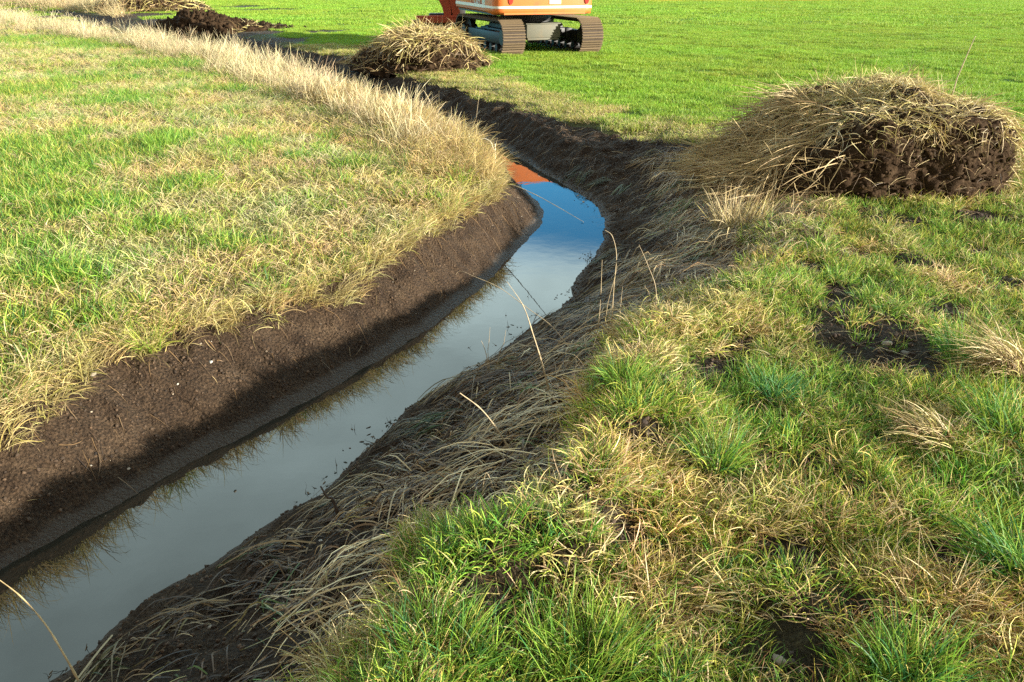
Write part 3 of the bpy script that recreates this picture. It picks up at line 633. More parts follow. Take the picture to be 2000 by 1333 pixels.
# loose straw and roots on the dark banks and on the left soil slope
n = 4600
x0 = rng.uniform(-3.2, 1.0, n * 6); y0 = rng.uniform(2.2, 9.2, n * 6)
k = (bil(F_inL, x0, y0) > .5) & (bil(F_dLW, x0, y0) > .1); k &= rng.uniform(0, 1, len(x0)) < np.exp(-bil(F_dL0, x0, y0) / .10) + .10
x0, y0 = x0[k][:n], y0[k][:n]; n1 = len(x0)
P1 = strands(x0, y0, rng.normal(-.65, .6, n1), rng.uniform(.02, .12, n1), 5, rng.uniform(.001, .009, n1), .5)
c1 = pal(n1, [S_MID, S_BRN, (.14, .09, .045), (.05, .03, .018)], [1.2, 3, 4, 4], .3)
n = 1000
x0 = rng.uniform(-2.5, 2.4, n * 6); y0 = rng.uniform(6.8, 16, n * 6)
k = (bil(F_inR, x0, y0) > .5) & (bil(F_dRW, x0, y0) > .06); x0, y0 = x0[k][:n], y0[k][:n]; n2 = len(x0)
P2 = strands(x0, y0, rng.normal(R(205), .5, n2), rng.uniform(.08, .3, n2), 5, rng.uniform(.002, .02, n2), .4)
c2 = pal(n2, [S_MID, S_BRN, (.10, .07, .05), (.06, .04, .03)], [1.2, 3, 4, 4])
n = 900
x0 = rng.uniform(-1.2, 5, n * 6); y0 = rng.uniform(1.2, 6.5, n * 6)
k = (bil(F_right, x0, y0) > .5) & (blobs(x0, y0, SOIL) > .35); x0, y0 = x0[k][:n], y0[k][:n]; n3 = len(x0)
P3 = strands(x0, y0, rng.normal(R(205), .8, n3), rng.uniform(.05, .22, n3), 5, rng.uniform(.002, .02, n3), .6)
c3 = pal(n3, [S_PALE, S_MID, S_BRN], [1, 3, 4])
dat = [ribbon_data(P_, rng.uniform(.002, .0045, len(P_)), c__, flat=True) for P_, c__ in ((P1, c1), (P2, c2), (P3, c3))]
tag(link('loose_straw', fast_mesh('loose_straw', *merge(dat)), M_st1), 'loose straw and root bits lying on the bare soil', 'straw', kind='stuff')

# ------------------------------------------------------------------ clods, crumbs, pebbles
def rock_data(r, sub=1, rough=.25, flat=.7, col=(.1, .07, .05)):
    bm = bmesh.new(); bmesh.ops.create_icosphere(bm, subdivisions=sub, radius=1)
    ph = r.uniform(0, 9, 3)
    for v in bm.verts:
        c = v.co; d = 1 + rough * (math.sin(c.x * 2.7 + ph[0]) * math.cos(c.y * 3.1 + ph[1]) + .6 * math.sin(c.z * 4.3 + c.x * 3 + ph[2])) + r.normal(0, rough * .25)
        v.co = Vector((c.x * d, c.y * d * .85, c.z * d * flat))
    V = np.array([v.co[:] for v in bm.verts]); bm.faces.ensure_lookup_table(); F = np.array([[l_.index for l_ in f.verts] for f in bm.faces]); bm.free()
    return V, F, np.tile(col, (len(V), 1))
M_clod, n_, l_ = new_mat('soil_clod'); pp = n_['Principled BSDF']; pp.inputs['Roughness'].default_value = .9
ta = n_.new('ShaderNodeAttribute'); ta.attribute_type = 'INSTANCER'; ta.attribute_name = 'tint'
nn = noise_n(n_, l_, 40, 5); rr = ramp(n_, l_, nn.outputs['Fac'], [(.3, (.6, .6, .6)), (.7, (1.3, 1.25, 1.2))])
vm = n_.new('ShaderNodeVectorMath'); vm.operation = 'MULTIPLY'; l_.new(ta.outputs['Vector'], vm.inputs[0]); l_.new(rr.outputs[0], vm.inputs[1]); l_.new(vm.outputs[0], pp.inputs['Base Color'])
bpn = n_.new('ShaderNodeBump'); bpn.inputs['Strength'].default_value = .6; l_.new(nn.outputs['Fac'], bpn.inputs['Height']); l_.new(bpn.outputs[0], pp.inputs['Normal'])
clod = coll('clods')
for i in range(6):
    V, F, c = rock_data(rng, 2, .28, .7); me = fast_mesh('clod_%d' % i, V, F, None, smooth=False); me.materials.append(M_clod); o = bpy.data.objects.new('clod_%d' % i, me); clod.objects.link(o)
def crumbs(name, lab, cat, x, y, s, col, var=.25, sink=.3):
    n = len(x); sc = s[0] + (s[1] - s[0]) * rng.uniform(0, 1, n) ** 3
    z = zat(x, y) + sc * (.6 - sink) * .6
    rot = rng.uniform(0, 6.28, (n, 3)); rot[:, :2] *= .08
    t = pal(n, col, None, var)
    o = scatter(name, np.stack([x, y, z], 1), rot, np.repeat(sc[:, None], 3, 1), rng.integers(0, 6, n), t, clod)
    return tag(o, lab, cat)
n = 45000
x0 = rng.uniform(-3.4, 2.4, n * 3); y0 = rng.uniform(1.3, 16, n * 3)
k = (((bil(F_inL, x0, y0) > .5) & (bil(F_dLW, x0, y0) > .09)) | ((bil(F_inR, x0, y0) > .5) & (bil(F_dRW, x0, y0) > .0)))
x0, y0 = x0[k][:n], y0[k][:n]
crumbs('soil_crumbs', 'crumbs and small clods of dark soil on both ditch banks', 'soil', x0, y0, (.002, .010), [(.07, .042, .022), (.080, .05, .028), (.045, .028, .016)])
x0 = rng.uniform(-1.0, 5.5, 60000); y0 = rng.uniform(1.2, 7, 60000); k = (bil(F_right, x0, y0) > .5) & (blobs(x0, y0, SOIL) > rng.uniform(.3, .9, len(x0)))
crumbs('soil_lumps', 'dark soil lumps in the bare patches of the near right bank', 'soil', x0[k][:9000], y0[k][:9000], (.002, .016), [(.055, .035, .024), (.08, .052, .034), (.04, .026, .018)])
x0 = rng.uniform(-3.2, 5.5, 30000); y0 = rng.uniform(1.2, 12, 30000)
k = ((bil(F_inL, x0, y0) > .5) & (bil(F_dLW, x0, y0) > .1)) | ((bil(F_inR, x0, y0) > .5) & (bil(F_dRW, x0, y0) > .1)) | ((bil(F_right, x0, y0) > .5) & (blobs(x0, y0, SOIL) > .5))
x0, y0 = x0[k][:700], y0[k][:700]
crumbs('pebbles', 'small pale pebbles scattered over the bare soil', 'pebbles', x0, y0, (.0015, .008), [(.30, .25, .18), (.22, .17, .12), (.42, .38, .31)], .2, .1)

# ------------------------------------------------------------------ heaps of dug-out turf and soil
from mathutils import noise as mn
def heap(name, label, centre, foot, height, slope_fn, hfun, amp, straw, seed, na=220, nr=90, mat=None, cat='spoil heap', group=None, clods=None):
    """foot: list of world (x,y) round the heap; slope_fn(theta) 0 = steep cut face, 1 = gentle dome; hfun(x,y) height factor"""
    r = np.random.default_rng(seed)
    cx, cy = centre; z0 = float(zat([cx], [cy])[0]) - .03
    root = empty(name, (cx, cy, z0)); tag(root, label, cat, group)
    f = np.array(foot, float) - [cx, cy]; an = np.arctan2(f[:, 1], f[:, 0]); o = np.argsort(an); an, rad = an[o], np.hypot(*f.T)[o]
    an = np.r_[an[-1] - 2 * np.pi, an, an[0] + 2 * np.pi]; rad = np.r_[rad[-1], rad, rad[0]]
    th = np.linspace(-np.pi, np.pi, na, endpoint=False); rr = np.interp(th, an, rad)
    t = np.linspace(0, 1, nr)
    steep_r = np.interp(t, [0, .08, .30, .50, .62, .75, 1], [1.03, 1.0, .99, .965, .90, .70, 0]); steep_z = np.interp(t, [0, .08, .30, .50, .62, .75, 1], [-.12, 0, .42, .76, .89, .96, 1])
    dome_r = 1 - t; dome_z = np.sin(np.clip((t - .05) / .8, -.1, 1) * np.pi / 2) ** 1.0
    V = []
    for i, a_ in enumerate(th):
        s_ = slope_fn(a_); rho = steep_r * (1 - s_) + dome_r * s_; zz = steep_z * (1 - s_) + dome_z * s_
        x = np.cos(a_) * rr[i] * rho; y = np.sin(a_) * rr[i] * rho
        hf = hfun(cx + x, cy + y); z = np.where(zz > 0, zz * height * hf, zz * height)
        V.append(np.stack([x, y, z], 1))
    V = np.array(V).reshape(-1, 3)
    ii = np.arange(na * nr).reshape(na, nr); jj = np.roll(ii, -1, 0)
    Q_ = np.stack([ii[:, :-1], jj[:, :-1], jj[:, 1:], ii[:, 1:]], -1).reshape(-1, 4)
    me = fast_mesh(name + '_body', V, Q_)
    nrm = np.zeros(len(V) * 3, np.float32); me.vertices.foreach_get('normal', nrm); nrm = nrm.reshape(-1, 3)
    for k_, (v, n_) in enumerate(zip(V, nrm)):
        p = Vector(v) + Vector((seed * 3.1, 0, 0))
        d = mn.fractal(p * 2.6, 1.0, 2.0, 3) * amp * .9 + mn.fractal(p * 9, .7, 2.1, 5) * amp * .7 + abs(mn.noise(p * 17)) * amp * .5
        vd = mn.voronoi(p * 3.2 + Vector((0, 0, mn.noise(p * 5))))[0]; d += (min(vd[1] - vd[0], .07) - .07) * .55 * amp / .045; vd = mn.voronoi(p * 20)[0]; d += (min(vd[1] - vd[0], .3) - .3) * amp * .30
        d += mn.noise(p * 45) * amp * .22
        V[k_] = v + n_ * d
    me.vertices.foreach_set('co', V.astype(np.float32).ravel()); me.update()
    link('soil_body', me, mat or M_soil, root)
    bvh = BVHTree.FromPolygons([tuple(v) for v in V], [tuple(q_) for q_ in Q_])
    parts = []
    for (n_, region, flow, L, off, cols, wts, K, w_, grav) in straw:
        P = []; tries = 0
        while len(P) < n_ and tries < n_ * 25:
            tries += 1
            k_ = int(r.integers(0, len(V))); v = V[k_]
            if v[2] < -.02 or not region(cx + v[0], cy + v[1], v[2], nrm[k_], r): continue
            p = Vector(v) + Vector(r.normal(0, .02, 3)); q_ = bvh.find_nearest(p); nn_ = q_[1]
            o_ = off * r.uniform(.15, 1.4); p = q_[0] + nn_ * o_
            az = flow(cx + v[0], cy + v[1], v[2], r); d = Vector((math.cos(az), math.sin(az), 0)); d = (d - nn_ * d.dot(nn_)); 
            if d.length < .15: d = Vector((math.cos(az), math.sin(az), -.5))
            d.normalize(); ln = r.uniform(*L) / (K - 1); path = [p.copy()]
            for s_ in range(K - 1):
                d = (d + Vector((r.normal(0, .10), r.normal(0, .10), -grav))).normalized(); p = p + d * ln
                hit = bvh.find_nearest(p)
                sd_ = (p - hit[0]).dot(hit[1])
                if sd_ < o_: p = hit[0] + hit[1] * o_
                if p.z < .01: p.z = .012
                dd = p - path[-1]
                if dd.length > 1e-5: d = dd.normalized()
                path.append(p.copy())
            P.append([tuple(x_) for x_ in path])
        P = np.array(P); m_ = len(P)
        c = pal(m_, cols, wts, .2, r) * r.uniform(.7, 1.25, (m_, 1))
        parts.append(ribbon_data(P, r.uniform(w_[0], w_[1], m_), c, c * r.uniform(.85, 1.2, (m_, 1)), flat=False, r=r))
    if clods:
        cand = np.where((nrm[:, 2] < .8) & (V[:, 2] > .0) & (V[:, 2] < clods[1]) & (nrm[:, 1] < .25))[0]; cv, cq, off_ = [], [], 0
        base = [rock_data(r, 1, .25, .75) for _ in range(5)]
        for k_ in r.choice(cand, clods[0]):
            bv, bf, _ = base[int(r.integers(0, 5))]; sz = clods[2] * (.25 + 1.1 * r.uniform(0, 1) ** 3)
            a_ = r.uniform(0, 6.28); rm = np.array([[math.cos(a_), -math.sin(a_), 0], [math.sin(a_), math.cos(a_), 0], [0, 0, 1]])
            cv.append((bv @ rm.T) * sz + V[k_] + nrm[k_] * sz * .2 + r.normal(0, .008, 3)); cq.append(bf + off_); off_ += len(bv)
        tag(link('crumbled_soil', fast_mesh('crumbled_soil', np.concatenate(cv), np.concatenate(cq), None, smooth=False), mat or M_soil, root), kind='stuff')
    V2, Q2, c2 = merge(parts)
    tag(link('straw_cover', fast_mesh('straw_cover', V2, Q2, c2), M_st1, root), kind='stuff')
    return root

# the big heap on the right
foot1 = [(1.75, 7.5), (1.85, 6.95), (2.1, 6.5), (2.45, 6.28), (2.8, 6.22), (3.3, 6.22), (3.8, 6.22), (4.1, 6.36), (4.32, 6.8), (4.40, 7.4), (4.3, 7.9), (3.9, 8.3), (3.3, 8.6), (2.6, 8.5), (2.0, 8.1)]
def slope1(a_):
    d = abs((a_ - math.pi + math.pi) % (2 * math.pi) - math.pi); left = max(0, 1 - d / 1.0)
    back = max(0, math.sin(a_)) * .7
    return min(1, max(left, back))
h1 = lambda x, y: .34 + .66 * sstep(1.95, 3.1, x) - .12 * sstep(3.8, 4.4, x) + .20 * fbm(x, y, .5, 171)
TOPC = [S_PALE, S_YEL, S_MID, S_BRN]; LEFTC = [(.48, .35, .17), (.34, .235, .11), (.62, .47, .24), (.17, .105, .055)]
top_r = lambda x, y, z, n, r: (n[2] > .35 and z > .50 and (x > 2.45) and y > 6.33 + .05 * math.sin(x * 7))
left_r = lambda x, y, z, n, r: x < 2.62 + .35 * z and not (y < 6.55 and x > 2.25 and r.random() < .85)
edge_r = lambda x, y, z, n, r: (.5 < z < .80) and n[1] < .1 and n[2] < .75 and x > 2.4
face_r = lambda x, y, z, n, r: (z < .7) and n[1] < -.2
end_r = lambda x, y, z, n, r: n[0] > .2 and x > 4.1
big = heap('spoil_heap', 'large cut block of dark soil topped with thick pale straw beside the ditch bend', (3.25, 7.3), foot1, .73, slope1, h1, .045, [
    (4200, top_r, lambda x, y, z, r: r.normal(-1.9 + (x - 3.2) * .55, .65), (.12, .32), .032, TOPC, [5, 4, 3, .6], 9, (.0035, .0075), .06),
    (2300, left_r, lambda x, y, z, r: r.normal(R(205), .32), (.20, .60), .032, LEFTC, [4, 1.6, 5, 1], 8, (.0045, .0095), .05),
    (200, edge_r, lambda x, y, z, r: r.normal(-1.9, .6), (.08, .24), .035, TOPC, [3, 3, 3, 2], 8, (.003, .006), .22),
    (650, face_r, lambda x, y, z, r: r.normal(-1.6, 1.2), (.06, .22), .012, [S_MID, S_BRN, S_PALE, (.10, .07, .045)], [2, 3, 1, 3], 6, (.002, .0042), .15),
    (750, end_r, lambda x, y, z, r: r.normal(-.5, .6), (.15, .40), .03, TOPC, None, 8, (.003, .0055), .12),
    (110, top_r, lambda x, y, z, r: r.uniform(0, 6.28), (.12, .30), .035, [S_PALE, S_MID], None, 7, (.002, .004), -.28),
    (60, left_r, lambda x, y, z, r: r.normal(2.6, 1.0), (.15, .38), .035, [S_PALE, S_MID], None, 7, (.002, .004), -.20),
], 3, na=340, nr=130, clods=(1700, .62, .022))

# heap beside the excavator
foot2 = [(-3.5, 17.9), (-3.2, 16.8), (-2.6, 15.95), (-1.9, 15.5), (-1.1, 15.45), (-.55, 15.8), (-.38, 16.5), (-.7, 17.4), (-1.6, 18.1), (-2.6, 18.2)]
TB = [S_YEL, S_PALE, S_MID, S_BRN]
al = lambda x, y, z, n, r: not (z < .40 and y < 17.2 and r.random() < (.94 if x < -.9 else .6))
heap('spoil_heap', 'rounded straw covered turf heap lying in front of the excavator tracks', (-1.9, 16.8), foot2, .66, lambda a_: .75, lambda x, y: .62 + .38 * sstep(-3.2, -1.9, x), .10, [
    (4300, al, lambda x, y, z, r: math.atan2(y - 17.3, x + 1.6) + r.normal(0, .8), (.18, .50), .045, TB, [4, 3, 3, 1.5], 7, (.007, .014), .10),
    (500, lambda x, y, z, n, r: z < .4, lambda x, y, z, r: r.uniform(0, 6.28), (.15, .4), .03, [S_MID, S_BRN, (.12, .08, .05)], None, 6, (.006, .011), .1),
    (120, lambda x, y, z, n, r: z > .5, lambda x, y, z, r: r.uniform(0, 6.28), (.2, .5), .03, [S_PALE], None, 6, (.005, .010), -.2),
], 5, na=160, nr=60, clods=(500, .4, .045))
# the dark heap and the straw heap farther off
c3 = G(412, 58); f3 = [(c3[0] + dx_ * 1.7, c3[1] + dy_ * 1.3) for dx_, dy_ in ((-1.7, .2), (-1.2, -.6), (0, -.9), (1.3, -.7), (2.0, 0), (1.5, 1.2), (0, 1.6), (-1.3, 1.2))]
heap('soil_heap', 'low heap of freshly dug dark soil behind the reeds', (c3[0], c3[1] + .3), f3, .60, lambda a_: .9, lambda x, y: .42 + .58 * np.exp(-((x - c3[0] + .6) / 1.1) ** 2) + .12 * fbm(x, y, .5, 151), .15, [
    (130, lambda x, y, z, n, r: x > c3[0] + .8, lambda x, y, z, r: r.uniform(0, 6.28), (.2, .5), .04, TB, None, 6, (.012, .02), .1)], 7, na=150, nr=65, clods=(900, .8, .10), cat='soil heap')
c4 = G(300, 22); f4 = [(c4[0] + dx_, c4[1] + dy_) for dx_, dy_ in ((-3.2, .2), (-2.4, -1.2), (0, -1.7), (2.2, -1.2), (3.0, 0), (2.2, 1.6), (0, 2.2), (-2.3, 1.8))]
heap('straw_heap', 'long brownish straw and turf heap at the far edge behind the dark soil heap', c4, f4, 1.15, lambda a_: .9, lambda x, y: .75 + .25 * np.sin(x * 2.0) + 0 * y, .25, [
    (2300, lambda x, y, z, n, r: True, lambda x, y, z, r: r.uniform(0, 6.28), (.4, .9), .08, [S_MID, S_YEL, S_BRN, (.12, .085, .05)], [3, 3, 3, 2], 6, (.02, .035), .1)], 9, na=110, nr=45, cat='straw heap')

# ------------------------------------------------------------------ excavator
def paint(name, col, rough=.4, metal=0, dirt=.35, dscale=6, dcol=(.12, .085, .05), spec=.5):
    m, n, l = new_mat(name); p = n['Principled BSDF']
    tcn = n.new('ShaderNodeTexCoord'); a_ = noise_n(n, l, dscale, 8, .7, tcn.outputs['Object'])
    mr_ = n.new('ShaderNodeMapRange'); l.new(a_.outputs['Fac'], mr_.inputs['Value']); mr_.inputs['From Min'].default_value = .52; mr_.inputs['From Max'].default_value = .72; mr_.inputs['To Max'].default_value = dirt
    x = n.new('ShaderNodeMix'); x.data_type = 'RGBA'; l.new(mr_.outputs[0], x.inputs[0]); x.inputs[6].default_value = (*col, 1); x.inputs[7].default_value = (*dcol, 1)
    l.new(x.outputs[2], p.inputs['Base Color']); p.inputs['Roughness'].default_value = rough; p.inputs['Metallic'].default_value = metal; p.inputs['Specular IOR Level'].default_value = spec
    return m
M_or = paint('orange_paint', (.62, .165, .035), .42, dirt=.5, dscale=4)
M_or2 = paint('shaded_orange_paint', (.55, .16, .05), .5, dirt=.35, dscale=7)  # same orange dulled for the flanks, their shade put into the colour
M_red = paint('rusty_red_paint', (.42, .07, .025), .6, dirt=.5, dscale=9)
M_wh = paint('white_paint', (.78, .78, .72), .45, dirt=.15)
M_blk = paint('black_metal', (.018, .017, .016), .55, dirt=.5, dcol=(.06, .045, .03))
M_trk = paint('muddy_steel', (.15, .105, .055), .9, dirt=.9, dscale=14, dcol=(.11, .08, .05))
M_mud = paint('caked_mud', (.07, .05, .033), .9, dirt=.8, dscale=20, dcol=(.03, .02, .014))
M_gry = paint('grey_paint', (.125, .12, .085), .7, dirt=.95, dscale=5, dcol=(.16, .13, .08))
M_lamp = paint('red_lens', (.38, .03, .02), .2, dirt=.1)
M_steel = paint('chrome', (.6, .6, .6), .2, metal=1, dirt=.1)
M_glass = paint('window_glass', (.03, .045, .05), .05, dirt=.05, spec=.9)
M_lab = paint('blue_grey_label', (.42, .52, .60), .3, dirt=.1)
M_let = paint('letter_white', (.66, .68, .66), .5, dirt=.2)

def bm_box(bm, c, s, M=None, bev=0, seg=2):
    r_ = bmesh.ops.create_cube(bm, size=1); vs = r_['verts']
    bmesh.ops.scale(bm, vec=s, verts=vs); bmesh.ops.translate(bm, vec=c, verts=vs)
    if bev:
        es = list({e for v in vs for e in v.link_edges}); rb = bmesh.ops.bevel(bm, geom=es, offset=bev, segments=seg, affect='EDGES', profile=.5)
        vs = list({v for f in rb['faces'] for v in f.verts} | {v for v in vs if v.is_valid})
    if M is not None: bmesh.ops.transform(bm, matrix=M, verts=vs)
    return vs
def bm_cyl(bm, c, rad, depth, axis_='X', seg=24, r2=None):
    r_ = bmesh.ops.create_cone(bm, cap_ends=True, segments=seg, radius1=rad, radius2=rad if r2 is None else r2, depth=depth); vs = r_['verts']
    rot = {'X': Matrix.Rotation(R(90), 3, 'Y'), 'Y': Matrix.Rotation(R(90), 3, 'X'), 'Z': Matrix.Identity(3)}[axis_]
    bmesh.ops.rotate(bm, cent=(0, 0, 0), matrix=rot, verts=vs); bmesh.ops.translate(bm, vec=c, verts=vs); return vs
def bm_prism(bm, outline, z0, z1, bev_bottom=0, bev_top=0):
    lo = [bm.verts.new((x, y, z0)) for x, y in outline]; hi = [bm.verts.new((x, y, z1)) for x, y in outline]; n_ = len(outline)
    fb = bm.faces.new(lo[::-1]); ft = bm.faces.new(hi)
    for i in range(n_): bm.faces.new((lo[i], lo[(i + 1) % n_], hi[(i + 1) % n_], hi[i]))
    if bev_bottom: bmesh.ops.bevel(bm, geom=list(fb.edges), offset=bev_bottom, segments=4, affect='EDGES', profile=.5)
    if bev_top: bmesh.ops.bevel(bm, geom=[e for e in ft.edges], offset=bev_top, segments=3, affect='EDGES', profile=.5)
def rrect(x0, x1, y0, y1, r_, k=5, corners=(1, 1, 1, 1)):
    out = []
    for (cx_, cy_, a0), on in zip(((x1 - r_, y1 - r_, 0), (x0 + r_, y1 - r_, 90), (x0 + r_, y0 + r_, 180), (x1 - r_, y0 + r_, 270)), corners):
        if on:
            for i in range(k + 1): t_ = R(a0 + 90 * i / k); out.append((cx_ + r_ * math.cos(t_), cy_ + r_ * math.sin(t_)))
        else:
            t_ = R(a0 + 45); out.append((cx_ + r_ * (1 if math.cos(t_) > 0 else -1), cy_ + r_ * (1 if math.sin(t_) > 0 else -1)))
    return out
def bm_tube(bm, pts, rads, seg=8):
    pts = [Vector(p) for p in pts]; rings = []
    for i, p in enumerate(pts):
        t_ = (pts[min(i + 1, len(pts) - 1)] - pts[max(i - 1, 0)]).normalized(); q_ = t_.to_track_quat('Z', 'Y')
        rings.append([bm.verts.new(p + q_ @ Vector((math.cos(a_) * rads[i], math.sin(a_) * rads[i], 0))) for a_ in np.linspace(0, 2 * np.pi, seg, endpoint=False)])
    for a_, b_ in zip(rings[:-1], rings[1:]):
        for i in range(seg): bm.faces.new((a_[i], a_[(i + 1) % seg], b_[(i + 1) % seg], b_[i]))
    bm.faces.new(rings[0][::-1]); bm.faces.new(rings[-1])
def bm_obj(name, bm, mat, parent=None, M=None, smooth=True):
    if M is not None: bmesh.ops.transform(bm, matrix=M, verts=bm.verts)
    bmesh.ops.recalc_face_normals(bm, faces=bm.faces)
    me = bpy.data.meshes.new(name); bm.to_mesh(me); bm.free()
    if smooth:
        me.polygons.foreach_set('use_smooth', np.ones(len(me.polygons), bool)); 
        try: me.set_sharp_from_angle(angle=R(35))
        except Exception: pass
    return link(name, me, mat, parent)

EX = (.33, 20.55); ez = float(zat([EX[0]], [EX[1]])[0]) - .015
exc = empty('excavator', (EX[0], EX[1], ez)); tag(exc, 'orange tracked excavator with white stripe parked on the green field', 'excavator')
MU = Matrix.Rotation(R(21.7), 4, 'Z'); MB = Matrix.Translation((-.14, 0, 0)) @ Matrix.Rotation(R(16.5), 4, 'Z')
# crawler tracks
def stadium(s, L, r_):
    st_ = L - 2 * r_; per_ = 2 * st_ + 2 * math.pi * r_; s = s % per_; h = st_ / 2
    if s < st_: return (-h + s, 2 * r_, 0)          # top run, going forward
    s -= st_
    if s < math.pi * r_: a_ = s / r_; return (h + r_ * math.sin(a_), r_ + r_ * math.cos(a_), -a_)
    s -= math.pi * r_
    if s < st_: return (h - s, 0, -math.pi)
    s -= st_; a_ = s / r_; return (-h - r_ * math.sin(a_), r_ - r_ * math.cos(a_), -math.pi - a_)
for sx_ in (-1, 1):
    tr = bpy.data.objects.new('crawler_track', None); C.objects.link(tr); tr.parent = exc
    cx_ = sx_ * .985
    bmg = bmesh.new(); bm = bmesh.new(); Lt, rt = 3.42, .355; per_ = 2 * (Lt - 2 * rt) + 2 * math.pi * rt; ns_ = 43
    rr_ = random.Random(4)
    for i in range(ns_):
        y, z, a_ = stadium(per_ * i / ns_, Lt, rt)
        M_ = Matrix.Translation((cx_, y, z + .035)) @ Matrix.Rotation(a_ + rr_.uniform(-.02, .02), 4, 'X')
        bm_box(bm, (0, 0, 0), (.54, per_ / ns_ * 1.0, .018), M_)
        for g in (-.055, .004, .063): bm_box(bmg, (0, g, .026), (.54, .020, .040), M_)
        bm_box(bm, (0, 0, -.035), (.22, per_ / ns_ * .7, .055), M_)
    bm_obj('track_belt', bm, M_mud, tr, MU, smooth=False); tag(bm_obj('grousers', bmg, M_trk, tr, MU, smooth=False), kind='stuff')
    bm = bmesh.new(); bm_box(bm, (cx_, 0, .36), (.24, 2.3, .26), None, .03); bm_box(bm, (cx_ - sx_ * .15, 0, .42), (.16, 1.5, .22), None, .02); bm_obj('track_frame', bm, M_blk, tr, MU)
    for nm, yy in (('sprocket', -1.35), ('idler', 1.35)):
        bm = bmesh.new(); bm_cyl(bm, (cx_, yy, .39), .30, .10); bm_cyl(bm, (cx_, yy, .39), .16, .34)
        if nm == 'sprocket':
            for k_ in range(18): bm_box(bm, (0, .31, 0), (.07, .04, .035), Matrix.Translation((cx_, yy, .39)) @ Matrix.Rotation(k_ * 2 * math.pi / 18, 4, 'X'))
        bm_obj(nm, bm, M_blk, tr, MU)
    for k_ in range(6):
        bm = bmesh.new(); bm_cyl(bm, (cx_, -.95 + k_ * .38, .15), .085, .30, seg=16); bm_obj('roller', bm, M_blk, tr, MU)
# centre frame
bm = bmesh.new(); bm_box(bm, (0, 0, .52), (1.5, 1.2, .22), None, .04); bm_box(bm, (0, .75, .45), (1.5, .3, .2), None, .03); bm_box(bm, (0, -.6, .45), (1.5, .25, .18), None, .03); bm_obj('centre_frame', bm, M_blk, exc, MU)
bm = bmesh.new(); bm_box(bm, (-.02, -1.0, .50), (.86, .34, .30), None, .012); bm_box(bm, (-.02, -1.0, .325), (.80, .30, .05), None, .01); bm_box(bm, (-.02, -1.0, .66), (.92, .38, .025), None, .006); bm_obj('frame_box', bm, M_gry, exc, MU)
bm = bmesh.new(); bm_cyl(bm, (0, 0, .75), .62, .20, 'Z', 40); bm_cyl(bm, (0, 0, .68), .70, .06, 'Z', 40); bm_obj('slewing_ring', bm, M_blk, exc)
# upper body, own axis MB
ZB = .91
bm = bmesh.new(); bm_prism(bm, rrect(-1.10, 1.10, -1.7, 1.95, .08), ZB - .04, ZB + .06); bm_obj('deck', bm, M_blk, exc, MB)
bm = bmesh.new(); bm_prism(bm, rrect(-1.17, 1.17, -1.93, -1.12, .22, 7, (0, 0, 1, 1)), ZB - .02, 2.12, .10, .09); cw = bm_obj('counterweight', bm, M_or, exc, MB)
def band(x0, x1, y0, y1, r_, z0, z1, corners, e=.006):
    bm_ = bmesh.new(); bm_prism(bm_, rrect(x0 - e, x1 + e, y0 - e, y1, r_ + e, 7, corners), z0, z1); return bm_
bm_obj('stripe', band(-1.17, 1.17, -1.93, -1.125, .22, 1.015, 1.062, (0, 0, 1, 1)), M_wh, cw, MB)
for x_ in (-.80, .98):
    bm = bmesh.new(); bm_cyl(bm, (x_, -1.935, 1.20), .052, .03, 'Y', 20); bmesh.ops.scale(bm, vec=(1, 1, 2.0), verts=bm.verts, space=Matrix.Translation((0, 0, -1.20)))
    bm_obj('tail_lamp', bm, M_lamp, cw, MB)
bm = bmesh.new(); bm_box(bm, (.23, -1.936, 1.22), (.27, .012, .24), None, .003); pl = bm_obj('number_plate', bm, M_wh, cw, MB)
bm = bmesh.new(); bm_box(bm, (.20, -1.934, 1.86), (.62, .010, .16), None, .003); bm_obj('white_panel', bm, M_wh, cw, MB)
bm = bmesh.new()
for a_ in range(20):
    t_ = a_ / 20 * 2 * math.pi; bm_box(bm, (.23 + .05 * math.cos(t_), -1.9445, 1.30 + .055 * math.sin(t_)), (.018, .003, .018))
for x_ in (-1, 1):
    # lower skirt, white band, upper door panel, rear pillar on each flank
    side = bpy.data.objects.new('side_panel', None); C.objects.link(side); side.parent = exc
    b2 = bmesh.new(); bm_tube(b2, [(x_ * 1.07, -1.125, ZB + .085), (x_ * 1.07, 1.9, ZB + .085)], [.095, .095], 14); bm_box(b2, (x_ * 1.06, .39, ZB + .08), (.20, 3.02, .08)); bm_obj('skirt_rail', b2, M_or2, side, MB)
    b2 = bmesh.new(); bm_box(b2, (x_ * 1.085, .39, 1.040), (.17, 3.02, .066)); bm_obj('white_band', b2, M_wh, side, MB)
    b2 = bmesh.new(); bm_box(b2, (x_ * 1.07, .39, 1.0), (.17, 3.02, .014)); bm_obj('shadow_gap', b2, M_blk, side, MB)
    for y0_, y1_ in ((-1.115, -.60), (-.59, .25), (.26, 1.5)):
        if x_ < 0 and y0_ > 0: continue
        b2 = bmesh.new(); bm_box(b2, (x_ * 1.08, (y0_ + y1_) / 2, 1.43), (.14, y1_ - y0_ - .01, .70), None, .02)
        bm_obj('door', b2, M_or2, side, MB)
bm.free()
bm = bmesh.new(); bm_box(bm, (0, -.45, 1.40), (2.0, 1.5, .9)); bm_box(bm, (0, -.5, 2.02), (2.1, 1.15, .30), None, .05); bm_obj('engine_hood', bm, M_or, exc, MB)
bm = bmesh.new(); bm_tube(bm, [(.5, -.6, 1.9), (.5, -.6, 2.25), (.5, -.68, 2.33)], [.045] * 3); bm_obj('exhaust_pipe', bm, M_blk, exc, MB)
